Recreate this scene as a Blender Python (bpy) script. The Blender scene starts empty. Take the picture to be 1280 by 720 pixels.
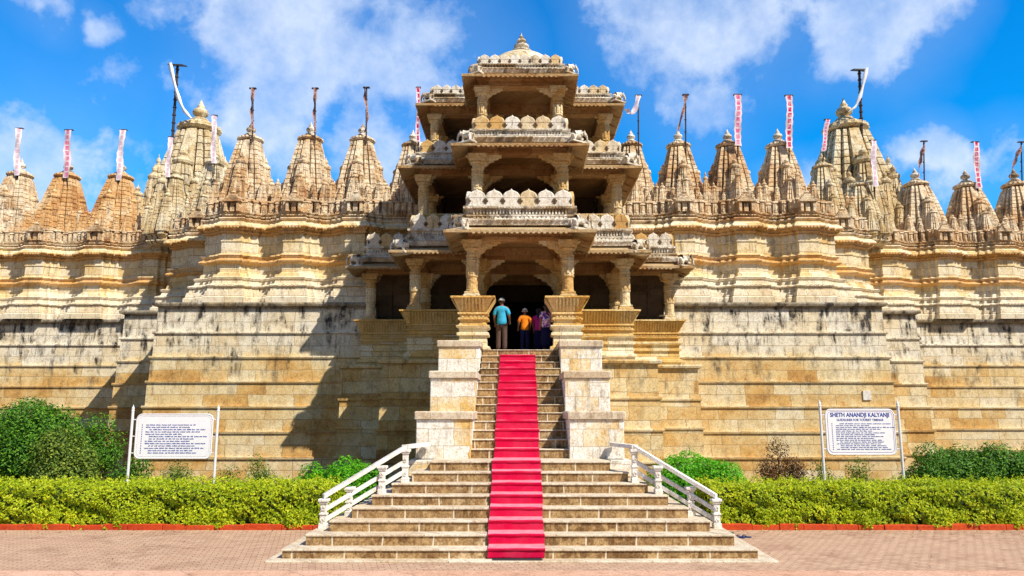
import bpy, math, random
from mathutils import Vector, Matrix
random.seed(7)
S = bpy.context.scene
COL = S.collection
R = math.radians
# ------------------------------------------------------------------ camera model (camera at the origin of x,y; y = distance from it)
F, EYE = 940.0, 2.78
PT = math.atan(155 / 940.0)
CP, SP = math.cos(PT), math.sin(PT)
def P(px, py, d):
    u = (px - 650) / F; v = (360 - py) / F
    s = d / (CP - v * SP)
    return Vector((u * s, d, EYE + s * (v * CP + SP)))
def X(px, d, z): return (px - 650) * (d * CP + (z - EYE) * SP) / F

# ------------------------------------------------------------------ mesh builder
class MB:
    def __init__(s): s.v = []; s.f = []
    def add(s, vs, fs):
        b = len(s.v); s.v += [tuple(p) for p in vs]; s.f += [tuple(b + i for i in f) for f in fs]
    def box(s, x0, x1, y0, y1, z0, z1):
        s.add([(x0,y0,z0),(x1,y0,z0),(x1,y1,z0),(x0,y1,z0),(x0,y0,z1),(x1,y0,z1),(x1,y1,z1),(x0,y1,z1)],
              [(3,2,1,0),(4,5,6,7),(0,1,5,4),(1,2,6,5),(2,3,7,6),(3,0,4,7)])
    def bbox(s, x0, x1, y0, y1, z0, z1, b=.015):      # box with chamfered top edges and vertical edges
        s.prism([(x0+b,y0),(x1-b,y0),(x1,y0+b),(x1,y1-b),(x1-b,y1),(x0+b,y1),(x0,y1-b),(x0,y0+b)], z0, z1, b)
    def prism(s, pts, z0, z1, b=0):
        n = len(pts); cx = sum(p[0] for p in pts)/n; cy = sum(p[1] for p in pts)/n
        rings = [[(x,y,z0) for x,y in pts],[(x,y,z1-b) for x,y in pts]]
        if b: rings.append([(x-math.copysign(min(b,abs(x-cx)),x-cx), y-math.copysign(min(b,abs(y-cy)),y-cy), z1) for x,y in pts])
        s.rings(rings, True, True)
    def rings(s, rings, c0=True, c1=True):
        n = len(rings[0]); vs = [p for r in rings for p in r]; fs = []
        for k in range(len(rings)-1):
            for i in range(n):
                j = (i+1) % n; fs.append((k*n+i, k*n+j, (k+1)*n+j, (k+1)*n+i))
        if c0: fs.append(tuple(reversed(range(n))))
        if c1: fs.append(tuple((len(rings)-1)*n+i for i in range(n)))
        s.add(vs, fs)
    def lathe(s, cx, cy, prof, n=12, rot=0.0, ribs=0, ribd=0.0):
        rg = []
        for r, z in prof:
            ring = []
            for i in range(n):
                a = rot + 2*math.pi*i/n
                q = r*(1 - ribd*(i % 2)) if ribs else r
                ring.append((cx+q*math.cos(a), cy+q*math.sin(a), z))
            rg.append(ring)
        s.rings(rg)
    def tube(s, pts, r, n=6):
        rg = []; pts = [Vector(p) for p in pts]
        for i, p in enumerate(pts):
            t = (pts[min(i+1,len(pts)-1)] - pts[max(i-1,0)]).normalized()
            a = Vector((0,1,0)) if abs(t.y) < .8 else Vector((1,0,0))
            u = t.cross(a).normalized(); w = t.cross(u)
            rr = r[i] if isinstance(r, (list,tuple)) else r
            rg.append([tuple(p + rr*(math.cos(2*math.pi*k/n)*u + math.sin(2*math.pi*k/n)*w)) for k in range(n)])
        s.rings(rg)
    def obox(s, c, ux, uy, hx, hy, z0, z1, top=1.0):   # box along plan directions ux, uy, tapered to the top
        vs = []
        for z, k in ((z0,1.0),(z1,top)):
            for a, b in ((-1,-1),(1,-1),(1,1),(-1,1)):
                vs.append((c[0]+ux[0]*hx*a*k+uy[0]*hy*b*k, c[1]+ux[1]*hx*a*k+uy[1]*hy*b*k, z))
        s.add(vs, [(3,2,1,0),(4,5,6,7),(0,1,5,4),(1,2,6,5),(2,3,7,6),(3,0,4,7)])
    def sweep(s, plan, prof, side=1, closed_prof=False, caps=True):
        # plan: open polyline walked left to right; outward = towards -y for side=1
        n = len(plan); m = []
        def nrm(a, b):
            dx, dy = b[0]-a[0], b[1]-a[1]; l = math.hypot(dx, dy)
            return (dy/l*side, -dx/l*side)
        for i in range(n):
            if i == 0: m.append(nrm(plan[0], plan[1]))
            elif i == n-1: m.append(nrm(plan[-2], plan[-1]))
            else:
                a = nrm(plan[i-1], plan[i]); b = nrm(plan[i], plan[i+1])
                k = 1 + a[0]*b[0] + a[1]*b[1]
                m.append(((a[0]+b[0])/k, (a[1]+b[1])/k))
        k = len(prof); vs = []; fs = []
        for i in range(n):
            for o, z in prof: vs.append((plan[i][0]+m[i][0]*o, plan[i][1]+m[i][1]*o, z))
        for i in range(n-1):
            for j in range(k if closed_prof else k-1):
                jj = (j+1) % k
                fs.append((i*k+j, (i+1)*k+j, (i+1)*k+jj, i*k+jj))
        if closed_prof and caps:
            fs.append(tuple(reversed(range(k)))); fs.append(tuple((n-1)*k+j for j in range(k)))
        s.add(vs, fs)
    def mesh(s, name, mat, off=(0,0,0), smooth=False):
        me = bpy.data.meshes.new(name)
        ox, oy, oz = off
        me.from_pydata([(x-ox,y-oy,z-oz) for x,y,z in s.v], [], s.f)
        if mat: me.materials.append(mat)
        if smooth: me.shade_smooth()
        me.update(); return me
    def build(s, name, mat, parent=None, smooth=False, loc=None):
        w = Vector((0,0,0)); q = parent
        while q: w += q.location; q = q.parent
        off = w if loc is None else Vector(loc)
        o = bpy.data.objects.new(name, s.mesh(name, mat, off, smooth)); COL.objects.link(o)
        o.parent = parent
        o.location = off - w
        return o
def put(name, me, parent, loc, scale=(1,1,1), rz=0):   # object with shared mesh; loc is relative to the parent
    o = bpy.data.objects.new(name, me); COL.objects.link(o); o.parent = parent
    o.location = loc; o.scale = scale; o.rotation_euler = (0,0,rz); return o
def empty(name, loc, label, cat, group=None, rz=0):
    o = bpy.data.objects.new(name, None); COL.objects.link(o); o.location = loc; o.rotation_euler = (0,0,rz)
    o.empty_display_size = .2
    return tag(o, label, cat, group)
def tag(o, label, cat, group=None):
    o['label'] = label; o['category'] = cat
    if group: o['group'] = group
    return o
def struct(o): o['kind'] = 'structure'; return o
def copy_tree(o, parent=None):
    c = o.copy(); COL.objects.link(c); c.parent = parent
    for ch in list(o.children): copy_tree(ch, c)
    return c
def steps_along(plan, sp, off=0.0, side=1, inset=0.0):
    for a, b in zip(plan[:-1], plan[1:]):
        dx, dy = b[0]-a[0], b[1]-a[1]; l = math.hypot(dx, dy); ux = (dx/l, dy/l); nn = (dy/l*side, -dx/l*side)
        L = l - 2*inset
        if L < sp*.6: continue
        k = max(1, round(L/sp)); st = L/k
        for i in range(k):
            t = inset + (i+.5)*st
            yield (a[0]+ux[0]*t+nn[0]*off, a[1]+ux[1]*t+nn[1]*off), ux, nn, st
def mirror(plan): return [(-x, y) for x, y in reversed(plan)]

# ------------------------------------------------------------------ node helpers
def new_mat(name, rough=.8, spec=.3):
    m = bpy.data.materials.new(name); m.use_nodes = True
    nt = m.node_tree; b = nt.nodes['Principled BSDF']
    b.inputs['Roughness'].default_value = rough; b.inputs['Specular IOR Level'].default_value = spec
    return m, nt, b
class N:
    def __init__(s, nt): s.nt = nt
    def n(s, t, **kw):
        x = s.nt.nodes.new(t)
        for k, v in kw.items(): setattr(x, k, v)
        return x
    def l(s, a, b): s.nt.links.new(a, b)
    def inp(s, x, i, v):
        if isinstance(v, bpy.types.NodeSocket): s.l(v, x.inputs[i])
        elif v is not None: x.inputs[i].default_value = v
    def math(s, op, a, b=None, c=None, clamp=False):
        x = s.n('ShaderNodeMath', operation=op, use_clamp=clamp)
        s.inp(x, 0, a); s.inp(x, 1, b); s.inp(x, 2, c); return x.outputs[0]
    def mix(s, f, a, b, bt='MIX'):
        x = s.n('ShaderNodeMix', data_type='RGBA', blend_type=bt); x.clamp_factor = True
        s.inp(x, 0, f); s.inp(x, 6, a); s.inp(x, 7, b); return x.outputs[2]
    def ramp(s, f, stops, interp='LINEAR'):
        x = s.n('ShaderNodeValToRGB'); x.color_ramp.interpolation = interp
        el = x.color_ramp.elements
        while len(el) < len(stops): el.new(.5)
        for e, (p, c) in zip(el, stops):
            e.position = p; e.color = (c if isinstance(c, tuple) else (c,)*3)[:3] + (1,)
        s.inp(x, 0, f); return x.outputs[0]
    def noise(s, vec, scale, detail=4, rough=.55, dist=0):
        x = s.n('ShaderNodeTexNoise'); x.inputs['Scale'].default_value = scale; x.inputs['Detail'].default_value = detail
        x.inputs['Roughness'].default_value = rough; x.inputs['Distortion'].default_value = dist
        if vec is not None: s.l(vec, x.inputs['Vector'])
        return x.outputs['Fac']
    def n_color(s, vec, scale):
        x = s.n('ShaderNodeTexNoise'); x.inputs['Scale'].default_value = scale; x.inputs['Detail'].default_value = 2
        s.l(vec, x.inputs['Vector']); return x.outputs['Color']
    def pos(s): return s.n('ShaderNodeNewGeometry').outputs['Position']
    def comb(s, x, y, z=0.0):
        c = s.n('ShaderNodeCombineXYZ'); s.inp(c,0,x); s.inp(c,1,y); s.inp(c,2,z); return c.outputs[0]
    def sep(s, v): x = s.n('ShaderNodeSeparateXYZ'); s.l(v, x.inputs[0]); return x.outputs
    def bump(s, h, strength, dist, normal=None):
        x = s.n('ShaderNodeBump'); x.inputs['Strength'].default_value = strength; x.inputs['Distance'].default_value = dist
        s.l(h, x.inputs['Height'])
        if normal is not None: s.l(normal, x.inputs['Normal'])
        return x.outputs[0]
    def maprange(s, v, a, b, c=0.0, d=1.0):
        x = s.n('ShaderNodeMapRange'); s.inp(x,0,v); s.inp(x,1,a); s.inp(x,2,b); s.inp(x,3,c); s.inp(x,4,d); return x.outputs[0]

def stone(name, stops, bw=.7, bh=.32, mortar=.012, mcol=(.10,.085,.06), stain=.5, stain_top=None, patch=.35,
          carve=0.0, carve_scale=9.0, low=None, fscale=1.0, bands=None, grime=.6, gcol=(.50,.36,.22), irr=.05, fineamp=.5, bumpd=.02, rough=.85, stcol=(.045,.04,.035), stsc=1.0, orand=0.0, stainlo=.52):
    m, nt, b = new_mat(name, rough, .2); k = N(nt)
    p = k.pos(); xs = k.sep(p)
    wob = k.noise(p, .8, 2)
    u = k.math('ADD', xs[0], k.math('MULTIPLY', xs[1], .93))
    v = k.math('ADD', xs[2], k.math('MULTIPLY', wob, .05))
    if irr:
        ir = k.sep(k.n_color(p, 2.6))
        u0 = k.math('ADD', u, k.math('MULTIPLY', k.math('SUBTRACT', ir[0], .5), irr*3.5)); v = k.math('ADD', v, k.math('MULTIPLY', k.math('SUBTRACT', ir[1], .5), irr))
    else: u0 = u
    br = k.n('ShaderNodeTexBrick', offset=.37, squash=1.6, squash_frequency=3)
    br.inputs['Color1'].default_value = (0,0,0,1); br.inputs['Color2'].default_value = (1,1,1,1); br.inputs['Mortar'].default_value = (.5,.5,.5,1)
    br.inputs['Scale'].default_value = 1; br.inputs['Brick Width'].default_value = bw; br.inputs['Row Height'].default_value = bh
    br.inputs['Mortar Size'].default_value = mortar; br.inputs['Mortar Smooth'].default_value = .3
    k.l(k.comb(u0, v, 0.0), br.inputs['Vector'])
    big = k.noise(p, .55, 3, .6)
    fine = k.noise(p, 6.0, 6, .65)
    bs = k.sep(br.outputs['Color'])[0]
    bs = k.math('POWER', bs, 1.3)
    f = k.math('ADD', k.math('MULTIPLY', bs, 1-patch), k.math('MULTIPLY', k.maprange(big, .3, .7), patch))
    f = k.math('ADD', f, k.math('MULTIPLY', k.math('SUBTRACT', fine, .5), fineamp))
    if orand:
        oi = k.n('ShaderNodeObjectInfo').outputs['Random']
        f = k.math('ADD', k.math('MULTIPLY', f, 1-orand), k.math('MULTIPLY', oi, orand))
    if fscale != 1: f = k.math('MULTIPLY', f, fscale)
    if low:   # other stone in the lower courses
        z0, z1, amt = low
        f = k.math('ADD', f, k.math('MULTIPLY', k.maprange(xs[2], z1, z0, 1.0, 0.0), amt))
    col = k.ramp(f, stops)
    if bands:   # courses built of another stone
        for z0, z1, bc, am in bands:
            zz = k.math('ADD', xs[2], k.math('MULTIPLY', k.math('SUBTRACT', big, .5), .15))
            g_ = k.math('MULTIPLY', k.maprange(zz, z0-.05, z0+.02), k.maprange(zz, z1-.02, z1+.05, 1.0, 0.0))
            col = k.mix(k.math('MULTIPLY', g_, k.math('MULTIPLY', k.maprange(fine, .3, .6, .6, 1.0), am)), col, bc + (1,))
    # small mottling
    col = k.mix(k.maprange(k.noise(p, 22, 4, .7), .45, .75), col, k.mix(1.0, col, (.62,.52,.38,1), 'MULTIPLY'))
    # grime patches and pitting
    gr = k.math('MULTIPLY', k.maprange(k.noise(p, 3.1, 9, .72, .4), .48, .66), k.maprange(k.noise(p, 11, 5, .7), .38, .58, .35, 1.0))
    col = k.mix(k.math('MULTIPLY', gr, grime), col, k.mix(1.0, col, gcol + (1,), 'MULTIPLY'))
    pit = k.maprange(k.noise(p, 34, 3, .6), .60, .68)
    col = k.mix(k.math('MULTIPLY', pit, grime*.8), col, k.mix(1.0, col, (.38,.28,.18,1), 'MULTIPLY'))
    # run-off streaks
    sv = k.comb(k.math('MULTIPLY', u, 2.6*stsc), k.math('MULTIPLY', xs[2], .45*stsc), 0.0)
    st = k.noise(sv, 1.4, 6, .7, .3)
    st2 = k.noise(p, 1.7, 5, .7)
    sf = k.math('MULTIPLY', k.maprange(st, stainlo, stainlo+.16), k.maprange(st2, .42, .62))
    if stain_top:
        z0, z1 = stain_top
        sf = k.math('MULTIPLY', sf, k.maprange(xs[2], z0, z1, .25, 1.6), clamp=True)
    sf = k.math('MULTIPLY', sf, stain, clamp=True)
    col = k.mix(sf, col, stcol + (1,))
    col = k.mix(k.math('MULTIPLY', br.outputs['Fac'], .75), col, mcol + (1,))
    k.l(col, b.inputs['Base Color'])
    h = k.math('SUBTRACT', k.math('MULTIPLY', fine, .6), k.math('MULTIPLY', br.outputs['Fac'], 1.0))
    nn = k.bump(h, .6, bumpd)
    if carve:
        vo = k.n('ShaderNodeTexVoronoi', feature='F1', distance='CHEBYCHEV'); vo.inputs['Scale'].default_value = carve_scale
        k.l(k.comb(u, k.math('MULTIPLY', xs[2], 1.0), k.math('MULTIPLY', xs[1], .3)), vo.inputs['Vector'])
        vh = k.math('ADD', vo.outputs['Distance'], k.math('MULTIPLY', k.noise(p, 14, 3), .6))
        nn = k.bump(vh, carve, .05, nn)
    k.l(nn, b.inputs['Normal'])
    return m

CREAM = [(0,(.60,.50,.33)),(.3,(.55,.40,.19)),(.5,(.66,.58,.42)),(.75,(.45,.29,.11)),(1,(.36,.20,.07))]
M = {}
M['wall'] = stone('terrace_stone', [(0,(.84,.82,.74)),(.28,(.80,.73,.56)),(.52,(.74,.60,.34)),(.74,(.66,.42,.15)),(.9,(.46,.25,.08)),(1,(.34,.17,.06))],
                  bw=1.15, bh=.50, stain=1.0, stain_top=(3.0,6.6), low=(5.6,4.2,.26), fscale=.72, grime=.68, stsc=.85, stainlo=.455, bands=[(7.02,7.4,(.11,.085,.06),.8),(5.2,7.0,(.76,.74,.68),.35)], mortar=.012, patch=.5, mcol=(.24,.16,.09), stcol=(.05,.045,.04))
M['temple'] = stone('temple_stone', [(0,(.84,.79,.68)),(.4,(.82,.73,.52)),(.7,(.76,.60,.32)),(1,(.56,.36,.14))],
                  bw=.62, bh=.40, stain=.75, mcol=(.26,.16,.07), mortar=.010, stainlo=.50, patch=.5, stcol=(.10,.07,.045), stsc=1.3,
                  bands=[(9.04,9.30,(.72,.36,.07),.8),(9.34,9.5,(.72,.42,.12),.5),(10.33,10.64,(.66,.34,.08),.75),(7.2,8.46,(.68,.64,.56),.55)])
M['spire'] = stone('spire_stone', [(0,(.86,.80,.68)),(.4,(.80,.68,.50)),(.7,(.66,.46,.26)),(1,(.36,.16,.07))],
                  bw=.42, bh=.36, mortar=.005, orand=.22, stain=1.0, carve=.5, carve_scale=7, mcol=(.12,.07,.04), stainlo=.455, stcol=(.11,.06,.035), patch=.6, grime=.85, gcol=(.55,.36,.22))
M['spire_ochre'] = stone('ochre_spire_stone', [(0,(.78,.64,.44)),(.35,(.72,.50,.27)),(.7,(.60,.34,.14)),(1,(.36,.17,.07))],
                  bw=.42, bh=.36, mortar=.007, stain=.9, carve=.45, carve_scale=7, mcol=(.15,.08,.04), stcol=(.16,.07,.035), patch=.6)
M['spire_white'] = stone('pale_tower_stone', [(0,(.80,.76,.64)),(.4,(.74,.66,.48)),(.75,(.64,.50,.28)),(1,(.42,.28,.13))],
                  bw=.5, bh=.5, mortar=.007, stain=.95, carve=.35, carve_scale=5, mcol=(.15,.10,.05), stcol=(.13,.09,.05), patch=.6, stainlo=.465, grime=.95)
M['carved'] = stone('carved_stone', [(0,(.76,.68,.50)),(.4,(.70,.54,.30)),(.75,(.60,.38,.14)),(1,(.40,.22,.07))],
                  bw=.9, bh=.6, mortar=.004, stain=.4, carve=.7, carve_scale=8)
M['platform'] = stone('platform_stone', [(0,(.84,.80,.68)),(.4,(.80,.69,.42)),(.7,(.72,.50,.18)),(1,(.48,.27,.08))],
                  bw=.7, bh=.5, mortar=.010, stain=.6, stcol=(.16,.09,.04), mcol=(.2,.12,.06))
M['gold'] = stone('golden_carved_stone', [(0,(.78,.64,.36)),(.4,(.74,.50,.18)),(.75,(.64,.37,.09)),(1,(.42,.21,.05))],
                  bw=1.2, bh=.8, mortar=.003, stain=.35, carve=.5, carve_scale=10)
M['shade_dark'] = stone('shade_dark_stone', [(0,(.16,.11,.07)),(.5,(.12,.08,.045)),(1,(.07,.045,.025))], bw=.8, bh=.45, mortar=.006, stain=.3)  # interior shade put into the stone colour, for back walls and merlon piercings
M['beam_brown'] = stone('beam_stone', [(0,(.45,.30,.15)),(.5,(.38,.22,.09)),(1,(.26,.13,.05))],
                  bw=1.2, bh=.5, mortar=.006, stain=.3, carve=.6, carve_scale=7)  # brown carved stone of beams, ceilings and rafters
M['roof'] = stone('weathered_roof_stone', [(0,(.84,.83,.79)),(.4,(.76,.71,.62)),(.75,(.44,.33,.20)),(1,(.25,.18,.12))],
                  bw=.8, bh=.3, mortar=.006, stain=.85, carve=.7, carve_scale=9, stainlo=.46)
M['white'] = stone('whitewashed_stone', [(0,(.82,.82,.80)),(.48,(.80,.79,.75)),(.62,(.78,.66,.45)),(.78,(.70,.48,.18)),(1,(.55,.34,.10))],
                  bw=.62, bh=.40, mortar=.008, stain=.8, mcol=(.36,.26,.15), patch=.5, stsc=1.5, stcol=(.18,.12,.07), stainlo=.49)
M['merlon'] = stone('merlon_stone', [(0,(.80,.79,.76)),(.4,(.74,.70,.62)),(.6,(.68,.55,.34)),(.8,(.62,.40,.15)),(1,(.54,.30,.10))],
                  bw=3, bh=3, mortar=.0, stain=.9, orand=.6, stsc=2.5, stainlo=.48)
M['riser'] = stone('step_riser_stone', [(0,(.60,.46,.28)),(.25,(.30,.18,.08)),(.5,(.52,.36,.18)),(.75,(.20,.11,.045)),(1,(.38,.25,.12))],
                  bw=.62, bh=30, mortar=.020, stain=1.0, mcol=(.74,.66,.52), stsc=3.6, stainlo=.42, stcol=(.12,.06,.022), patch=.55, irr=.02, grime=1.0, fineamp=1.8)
M['tread'] = stone('step_tread_stone', [(0,(.70,.64,.54)),(.5,(.62,.54,.42)),(1,(.50,.38,.25))],
                  bw=.8, bh=30, mortar=.006, stain=.7, stsc=2.0, stcol=(.22,.14,.08), stainlo=.47)
M['marble'] = stone('white_marble', [(0,(.82,.81,.79)),(1,(.74,.73,.70))], bw=9, bh=9, mortar=0, stain=.75, stsc=3.2, bumpd=.005, rough=.5, stcol=(.25,.2,.15), grime=.45)

def plain(name, col, rough=.6, spec=.3, var=.15, nsc=8, bump=0.0, metal=0):
    m, nt, b = new_mat(name, rough, spec); k = N(nt)
    p = k.pos(); f = k.noise(p, nsc, 4, .6)
    dark = tuple(c*(1-var) for c in col); lite = tuple(min(1, c*(1+var)) for c in col)
    k.l(k.ramp(f, [(.3,dark),(.7,lite)]), b.inputs['Base Color'])
    b.inputs['Metallic'].default_value = metal
    if bump: k.l(k.bump(f, bump, .01), b.inputs['Normal'])
    return m
def carpetmat():
    m, nt, b = new_mat('pink_carpet', .95, .05); k = N(nt); p = k.pos(); g = k.n('ShaderNodeNewGeometry').outputs['Normal']
    f = k.noise(p, 50, 3); c = k.ramp(f, [(.3,(.50,.004,.045)),(.7,(.60,.008,.065))])
    c = k.mix(k.maprange(k.noise(p, 1.8, 5, .6), .42, .62, 0, .35), c, (.58,.06,.12,1))
    # light on the flat treads put into the colour as paler, unevenly worn pink
    up = k.maprange(k.sep(g)[2], .6, .95, 0.0, .72)
    c = k.mix(k.math('MULTIPLY', up, k.maprange(k.noise(p, 5, 4, .6), .3, .6, .6, 1.0)), c, (.74,.34,.40,1))
    k.l(c, b.inputs['Base Color']); k.l(k.bump(k.noise(p, 90, 2), .4, .006), b.inputs['Normal']); return m
M['carpet'] = carpetmat()
M['mat'] = plain('dark_strip', (.03,.03,.035), .9)  # near-black colour of the thin strip at the carpet foot
M['pole'] = plain('dark_iron', (.045,.03,.03), .6)
M['signwhite'] = plain('sign_enamel', (.78,.79,.86), .35, .5, .03, 4)
M['signframe'] = plain('sign_frame_paint', (.70,.68,.72), .4, .5, .06, 20)
M['signblue'] = plain('sign_blue_paint', (.03,.07,.33), .5)
M['signpurple'] = plain('sign_purple_border', (.30,.22,.42), .5)
M['redkerb'] = stone('red_kerb_paint', [(0,(.60,.09,.02)),(.4,(.50,.05,.015)),(.65,(.30,.04,.015)),(1,(.20,.08,.05))], bw=9, bh=9, mortar=0, stain=.8, stsc=2, irr=0, stcol=(.12,.07,.05))
M['soil'] = plain('garden_soil', (.10,.06,.035), 1, .1, .4, 3, .6)
M['skin'] = plain('skin', (.22,.10,.055), .6, .3, .08)
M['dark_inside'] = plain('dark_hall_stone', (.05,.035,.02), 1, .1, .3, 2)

def cloth(name, stops, sc, rough=.9, kind='noise'):
    m, nt, b = new_mat(name, rough, .1); k = N(nt)
    tc = k.n('ShaderNodeTexCoord').outputs['Object']
    if kind == 'voronoi':
        vo = k.n('ShaderNodeTexVoronoi'); vo.inputs['Scale'].default_value = sc; k.l(tc, vo.inputs['Vector'])
        f = k.sep(vo.outputs['Color'])[0]
        k.l(k.ramp(f, stops, 'CONSTANT'), b.inputs['Base Color'])
    else:
        k.l(k.ramp(k.noise(tc, sc, 3), stops), b.inputs['Base Color'])
    k.l(k.bump(k.noise(tc, 9, 3, .6, .5), .5, .03), b.inputs['Normal'])
    return m
M['shirt_blue'] = cloth('blue_shirt_cloth', [(.3,(.03,.30,.52)),(.7,(.06,.42,.66))], 20)
M['trouser'] = cloth('brown_trouser_cloth', [(.3,(.07,.045,.04)),(.7,(.11,.07,.06))], 15)
M['orange'] = cloth('orange_shirt_cloth', [(.3,(.62,.16,.01)),(.7,(.75,.24,.02))], 15)
M['magenta'] = cloth('magenta_cloth', [(.3,(.45,.02,.22)),(.7,(.55,.04,.28))], 15)
M['floral'] = cloth('white_and_purple_print_cloth', [(0,(.72,.66,.80)),(.35,(.22,.05,.35)),(.6,(.65,.35,.6)),(.8,(.1,.05,.35))], 16, kind='voronoi')
M['navy'] = cloth('navy_cloth', [(.3,(.006,.007,.035)),(.7,(.012,.013,.06))], 15)
M['hair'] = plain('black_hair', (.012,.01,.01), .5, .4, .2, 60)
M['cap'] = plain('pale_cap_cloth', (.6,.56,.5), .9)

# flags: white cloth with a printed coloured band along the middle
def flagmat(name, band, edge=(.66,.58,.63)):
    m, nt, b = new_mat(name, .9, .05); k = N(nt)
    uv = k.n('ShaderNodeUVMap').outputs[0]; s = k.sep(uv)
    inb = k.math('LESS_THAN', k.math('ABSOLUTE', k.math('SUBTRACT', s[0], .5)), .26)
    br = k.math('GREATER_THAN', k.math('FRACT', k.math('MULTIPLY', s[1], 9.0)), .22)
    n = k.maprange(k.noise(k.pos(), 6, 3), .35, .6)
    f = k.math('MULTIPLY', k.math('MULTIPLY', inb, br), k.math('ADD', k.math('MULTIPLY', n, .5), .5))
    k.l(k.mix(f, edge+(1,), band+(1,)), b.inputs['Base Color'])
    return m
M['flag_pink'] = flagmat('pink_banded_flag', (.62,.10,.28))
M['flag_red'] = flagmat('crimson_banded_flag', (.48,.01,.09), (.70,.60,.66))
M['flag_pale'] = flagmat('pale_flag', (.66,.42,.55), (.74,.72,.78))
M['flag_dark'] = flagmat('faded_maroon_flag', (.16,.05,.05), (.34,.24,.22))

# ------------------------------------------------------------------ world, sun, camera
w = bpy.data.worlds.new("World"); S.world = w; w.use_nodes = True
LD = Vector((-.69, .61, -1.0)).normalized()      # direction in which the light travels
sd = -LD; EL = math.asin(sd.z); AZ = math.atan2(sd.x, sd.y)
nt = w.node_tree; k = N(nt); bg = nt.nodes['Background']
sky = k.n('ShaderNodeTexSky', sky_type='NISHITA'); sky.sun_disc = False
sky.sun_elevation = EL; sky.sun_rotation = AZ; sky.air_density = 1.0; sky.dust_density = .3; sky.ozone_density = 3.0
dirv = k.n('ShaderNodeTexCoord').outputs['Generated']
hs = k.n('ShaderNodeHueSaturation'); hs.inputs['Saturation'].default_value = 1.3; hs.inputs['Value'].default_value = 1.3; k.l(sky.outputs[0], hs.inputs['Color'])
skyc = k.mix(1.0, hs.outputs[0], (.035,1.14,1.48,1), 'MULTIPLY')
def pdir(px, py):
    v = P(px, py, 1.0) - Vector((0,0,EYE)); return v.normalized()
wv = k.n('ShaderNodeVectorMath', operation='ADD'); k.l(dirv, wv.inputs[0])
wn = k.n('ShaderNodeTexNoise'); wn.inputs['Scale'].default_value = 6.0; wn.inputs['Detail'].default_value = 6; k.l(dirv, wn.inputs['Vector'])
wsub = k.n('ShaderNodeVectorMath', operation='SUBTRACT'); k.l(wn.outputs['Color'], wsub.inputs[0]); wsub.inputs[1].default_value = (.5,.5,.5)
wsc = k.n('ShaderNodeVectorMath', operation='SCALE'); k.l(wsub.outputs[0], wsc.inputs[0]); wsc.inputs['Scale'].default_value = .13
k.l(wsc.outputs[0], wv.inputs[1]); wd = wv.outputs[0]
blobs = [(370,20,190,.95),(520,70,150,.7),(330,130,170,.75),(470,170,160,.7),(120,130,120,.42),(60,235,170,.7),(160,250,110,.5),(112,35,36,.8),
         (880,20,170,1.0),(1085,20,110,1.0),(800,90,90,.6),(1150,190,62,.85),(1175,235,80,.6),(1260,205,75,.55),(990,230,50,.8),(40,20,60,.55),(275,80,42,.7)]
acc = None
for (bx, by, br_, st_) in blobs:
    c = pdir(bx, by)
    dd = k.n('ShaderNodeVectorMath', operation='DISTANCE'); k.l(wd, dd.inputs[0]); dd.inputs[1].default_value = c
    g = k.maprange(dd.outputs['Value'], br_/F*1.15, br_/F*.25, 0.0, st_)
    acc = g if acc is None else k.math('MAXIMUM', acc, g)
cn = k.noise(dirv, 10.0, 10, .60, .1)
cv = k.math('ADD', acc, k.math('MULTIPLY', k.math('SUBTRACT', cn, .5), 1.5))
puff = k.n('ShaderNodeMapRange', interpolation_type='SMOOTHSTEP'); k.l(cv, puff.inputs[0]); puff.inputs[1].default_value = .36; puff.inputs[2].default_value = .78
cl = k.math('MAXIMUM', k.math('MULTIPLY', k.math('MULTIPLY', puff.outputs[0], k.maprange(k.noise(dirv, 13, 8, .62), .30, .62, .42, 1.0)), k.maprange(acc, 0.0, .25)), k.math('MULTIPLY', acc, .22), clamp=True)
ccol = k.ramp(k.noise(dirv, 7, 5), [(.35,(4.9,6.2,8.6)),(.65,(7.4,8.1,9.2))])
fin = k.mix(k.math('MULTIPLY', cl, .86), skyc, ccol)
# unseen pale cloud added behind the camera to neutralise the ambient light
beh = k.maprange(k.sep(dirv)[1], .25, -.35)
fin = k.mix(k.math('MULTIPLY', beh, k.maprange(k.noise(dirv, 3.0, 5), .35, .6, .55, .95)), fin, (1.7,1.8,2.2,1))
# away from the photographed part of the sky a few plain clouds stay with the same noise
k.l(fin, bg.inputs['Color']); bg.inputs['Strength'].default_value = .088
sun = bpy.data.lights.new('sun', 'SUN'); sun.energy = 5.0; sun.angle = R(.53); sun.color = (1,.915,.77)
so = bpy.data.objects.new('sun', sun); COL.objects.link(so); so.rotation_euler = LD.to_track_quat('-Z','Y').to_euler(); so.location = (20,-10,40)
cam = bpy.data.cameras.new('camera'); co = bpy.data.objects.new('camera', cam); COL.objects.link(co)
cam.sensor_width = 36; cam.lens = F/1280*36; cam.shift_x = -10/1280; cam.clip_end = 3000; cam.clip_start = .1
co.location = (0,0,EYE); co.rotation_euler = (R(90)+PT, 0, 0); S.camera = co
S.view_settings.view_transform = 'Standard'; S.view_settings.look = 'None'; S.view_settings.gamma = 1; S.view_settings.exposure = .47
S.cycles.max_bounces = 5; S.cycles.diffuse_bounces = 3; S.cycles.use_adaptive_sampling = True; S.cycles.adaptive_threshold = .03

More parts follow.
